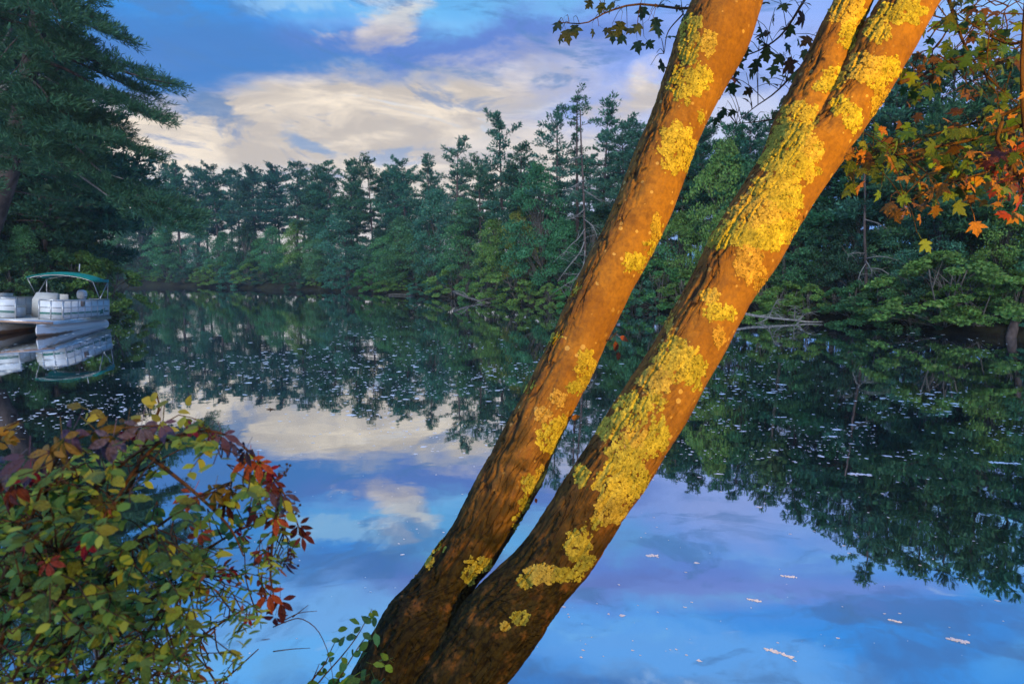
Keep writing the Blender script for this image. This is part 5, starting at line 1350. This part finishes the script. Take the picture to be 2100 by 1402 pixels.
# dead limbs hanging from the bare pine in the middle
o0 = P(1200, 600, 46); o0[2] = .6
sn = thing('dead_tree', 'leafless grey dead tree with drooping limbs behind the first trunk', 'dead tree', o0)
wood(sn, o0, [(1205, 612, 46), (1200, 520, 46), (1197, 400, 46.2), (1192, 300, 46.4), (1190, 225, 46.4)], .12, .04, 16, 'trunk', M_PINEBARK)
for pts in ([(1199, 470, 46), (1185, 490, 45.6), (1168, 505, 45.2), (1150, 530, 45)], [(1199, 495, 46), (1188, 520, 45.5), (1165, 548, 45), (1143, 577, 44.8)], [(1200, 510, 46), (1196, 545, 45.5), (1180, 570, 45), (1150, 590, 44.6)], [(1198, 430, 46), (1180, 445, 45.6), (1160, 450, 45.2)],
            [(1196, 370, 46.1), (1176, 382, 45.8), (1160, 390, 45.4)], [(1197, 390, 46), (1214, 400, 45.6), (1230, 412, 45.4)], [(1199, 450, 46), (1216, 465, 45.6), (1226, 490, 45.2)], [(1194, 320, 46.3), (1178, 326, 46), (1165, 335, 45.8)]):
    twiggy(sn, o0, pts, .045, 10, 1.1)
o0 = P(1775, 600, 30.5); o0[2] = .6
s2 = thing('dead_tree', 'bare splayed dead trunk under the dark conifers beyond the right-hand trunk', 'dead tree', o0)
wood(s2, o0, [(1772, 640, 30.6), (1776, 560, 30.6), (1773, 480, 30.8), (1774, 400, 31), (1772, 330, 31)], .09, .04, 14, 'trunk', M_PINEBARK)
for pts in ([(1776, 540, 30.5), (1766, 556, 30), (1760, 572, 29.8)], [(1776, 535, 30.5), (1786, 552, 30), (1788, 568, 29.8)], [(1776, 530, 30.5), (1800, 526, 30), (1830, 530, 29.6), (1860, 545, 29.2)], [(1776, 550, 30.4), (1805, 552, 29.8), (1825, 565, 29.5), (1840, 582, 29.3)], [(1774, 520, 30.6), (1755, 518, 30), (1738, 522, 29.8)], [(1774, 450, 30.7), (1800, 458, 30.2), (1822, 470, 30)]):
    twiggy(s2, o0, pts, .028, 7, .5)
o0 = P(2085, 680, 25); o0[2] = .2
s3 = thing('tree_stump', 'dark leaning stump at the edge of the opposite bank, under lime leaves', 'stump', o0)
wood(s3, o0, [(2070, 700, 24.4), (2082, 660, 24.6), (2098, 630, 24.8), (2110, 560, 25)], .20, .12, 10, 'trunk', M_PINEBARK)
# bleached crooked limbs under the maple leaves
o0 = P(1960, 390, 22); o0[2] = 0
# slim pale trunks between the leaning stems
for k, (px, D) in enumerate(((1368, 43.5), (1401, 43), (1415, 45), (1607, 35.5))):
    o0 = P(px, 600, D); o0[2] = float(ground_z(o0[:1], o0[1:2])[0])
    st = thing('slender_tree', ('slim pale bare trunk just beyond the first leaning stem', 'slim pale bare trunk midway between the leaning stems', 'thinnest bare trunk close to the second leaning stem', 'slim straight bare trunk just right of the second leaning stem')[k], 'tree', o0, 'slim pale trunks on the far bank')
    wood(st, o0, [(px, 560 + F * (CAMZ - o0[2] + .2) / D, D), (px + 1, 520, D), (px - 2, 400, D), (px + 2, 300, D)], .13, .06, 12, 'trunk', M_GREYBARK)
    m2 = MB()
    for q in range(16):
        p = P(px + rng.normal(0, 14), rng.uniform(290, 400), D + rng.normal(0, .5)); b = P(px, PIX(p)[1] + 14, D)
        m2.tube([b, (b + p) / 2 + np.array([0, 0, .05]), p], [.03, .02, .01], 4, cap=False)
        V, Q = leafquads(p + rng.normal(0, .3, (45, 3)), .22, rng)
        if q == 0: cr = MB()
        cr.add(V, Q, None, tints(45, 4, rng))
    link('branches', m2.mesh('slender_branches', M_GREYBARK, False, o0), st)['kind'] = 'stuff'
    c_ = link('crown', cr.mesh('slender_crown', M_LEAF, False, o0), st); c_.color = (.08, .16, .06, 1)

# ------------------------------------------------------------------ foam and pollen flecks drifting on the lake
rng = np.random.default_rng(71)
M_FOAM = plain('foam', (0.78, 0.82, 0.86), 0.7, 0.2, 0, 0.12, 40.0)
fl = MB()
def fleck(x, y, a, b, ang, h=0.004):
    n = 7; t = np.linspace(0, 2 * np.pi, n, endpoint=False); r = rng.uniform(.55, 1.2, n)
    u, v = a * r * np.cos(t), b * r * np.sin(t); c, s = math.cos(ang), math.sin(ang)
    X, Y = x + u * c - v * s, y + u * s + v * c
    V = np.concatenate([np.stack([X, Y, np.full(n, 0.001)], -1), [[x, y, h]]])
    fl.add(V, None, [[n, i, (i + 1) % n] for i in range(n)])
cnt = 0
while cnt < 3000:
    px, py = rng.uniform(0, 2100), rng.uniform(660, 1120)
    w = math.exp(-((py - 775) / 90) ** 2) if px < 1300 else math.exp(-((py - 830) / 115) ** 2)
    w *= 0.12 + 1.3 * float(vnoise(np.array([px / 190.0, py / 30.0 + px / 400.0, 3.0])) > 0.48)
    if py > 950: w *= 0.5
    if px > 1300: w *= 0.6
    if rng.uniform() > w: continue
    D = F * CAMZ / (py - 560)
    p = P(px, py, D)
    if lake_sdf(p[:1], p[1:2])[0] > -0.6: continue
    s = rng.lognormal(-0.35, 0.55) * 0.0017 * D
    fleck(p[0], p[1], min(s * rng.uniform(.8, 2.0), .10), min(s * rng.uniform(.5, 1.0) * 1.4, .07), rng.uniform(-.5, .5)); cnt += 1
for k in range(260):                        # sparse near ones
    px, py = rng.uniform(430, 2100), rng.uniform(940, 1402); D = F * CAMZ / (py - 560); p = P(px, py, D)
    s = rng.lognormal(0, .6) * .0045
    fleck(p[0], p[1], s * 1.7, s, rng.uniform(-.8, .2), .002)
o = link('foam_flecks', fl.mesh('foam_flecks', M_FOAM)); o['kind'] = 'stuff'; o['label'] = 'white foam and pollen flecks scattered over the dark reflections'
# the larger patches close by
for (px, py, a, b, ang, note) in ((1338, 1161, .055, .022, .1, 'largest white foam patch near the trunk base, halfway to the corner'), (1595, 1383, .085, .022, -.6, 'long ragged foam streak at the bottom edge of the water'), (1545, 1262, .045, .016, -.4, 'slim foam patch below the purple cloud reflection'), (1615, 1208, .05, .018, -.2, 'foam patch just above the purple cloud reflection'),
                              (1832, 1309, .035, .015, -.4, 'small oval foam patch in the lower water'), (1964, 1354, .055, .022, -.4, 'foam patch nearest the bottom corner of the lake'), (1760, 982, .10, .05, -.1, 'bright foam streak in the dark reflections'), (2060, 957, .16, .05, -.2, 'yellowish foam streak by the edge in the dark reflections')):
    D = F * CAMZ / (py - 560); p = P(px, py, D); fl = MB()
    for q in range(34):
        t = rng.uniform(-1, 1); fleck(a * t * math.cos(ang) + rng.normal(0, b * .4), a * t * math.sin(ang) + rng.normal(0, b * .4), b * rng.uniform(.3, .8), b * rng.uniform(.3, .7), rng.uniform(0, 3), rng.uniform(.004, .008))
    o = link('foam_patch', fl.mesh('foam_patch', M_FOAM), loc=(p[0], p[1], 0.0)); tag(o, note, 'foam', 'foam patches near the shore')
p = P(560, 843, F * CAMZ / (843 - 560)); fb = MB()
fb.tube(curve([(-.16, 0, .01), (-.05, .02, .03), (.06, 0, .015), (.15, .02, .02)], 8), [.012, .02, .022, .022, .02, .016, .012, .008], 6).tube([(-.02, 0, .02), (-.06, .0, .07)], [.012, .006], 5)
tag(link('floating_stick', fb.mesh('floating_stick', M_TWIG, True), loc=tuple(p)), 'small dark stick floating on the bright reflected cloud', 'stick')

# ------------------------------------------------------------------ the evening air
M_HAZE, N = material('haze_air')
_v = N.n('ShaderNodeVolumePrincipled')
_v.inputs['Color'].default_value = (0.55, 0.82, 1.0, 1)
_v.inputs['Density'].default_value = 0.00055
_v.inputs['Anisotropy'].default_value = 0.0
_o = N.n('ShaderNodeOutputMaterial'); N.t.links.new(_v.outputs[0], _o.inputs['Volume'])
haze = link('haze', MB().box((-275, -185, -2.6), (225, 325, 38)).mesh('haze', M_HAZE))
haze['kind'] = 'stuff'; haze['label'] = 'thin blue evening haze over the lake'
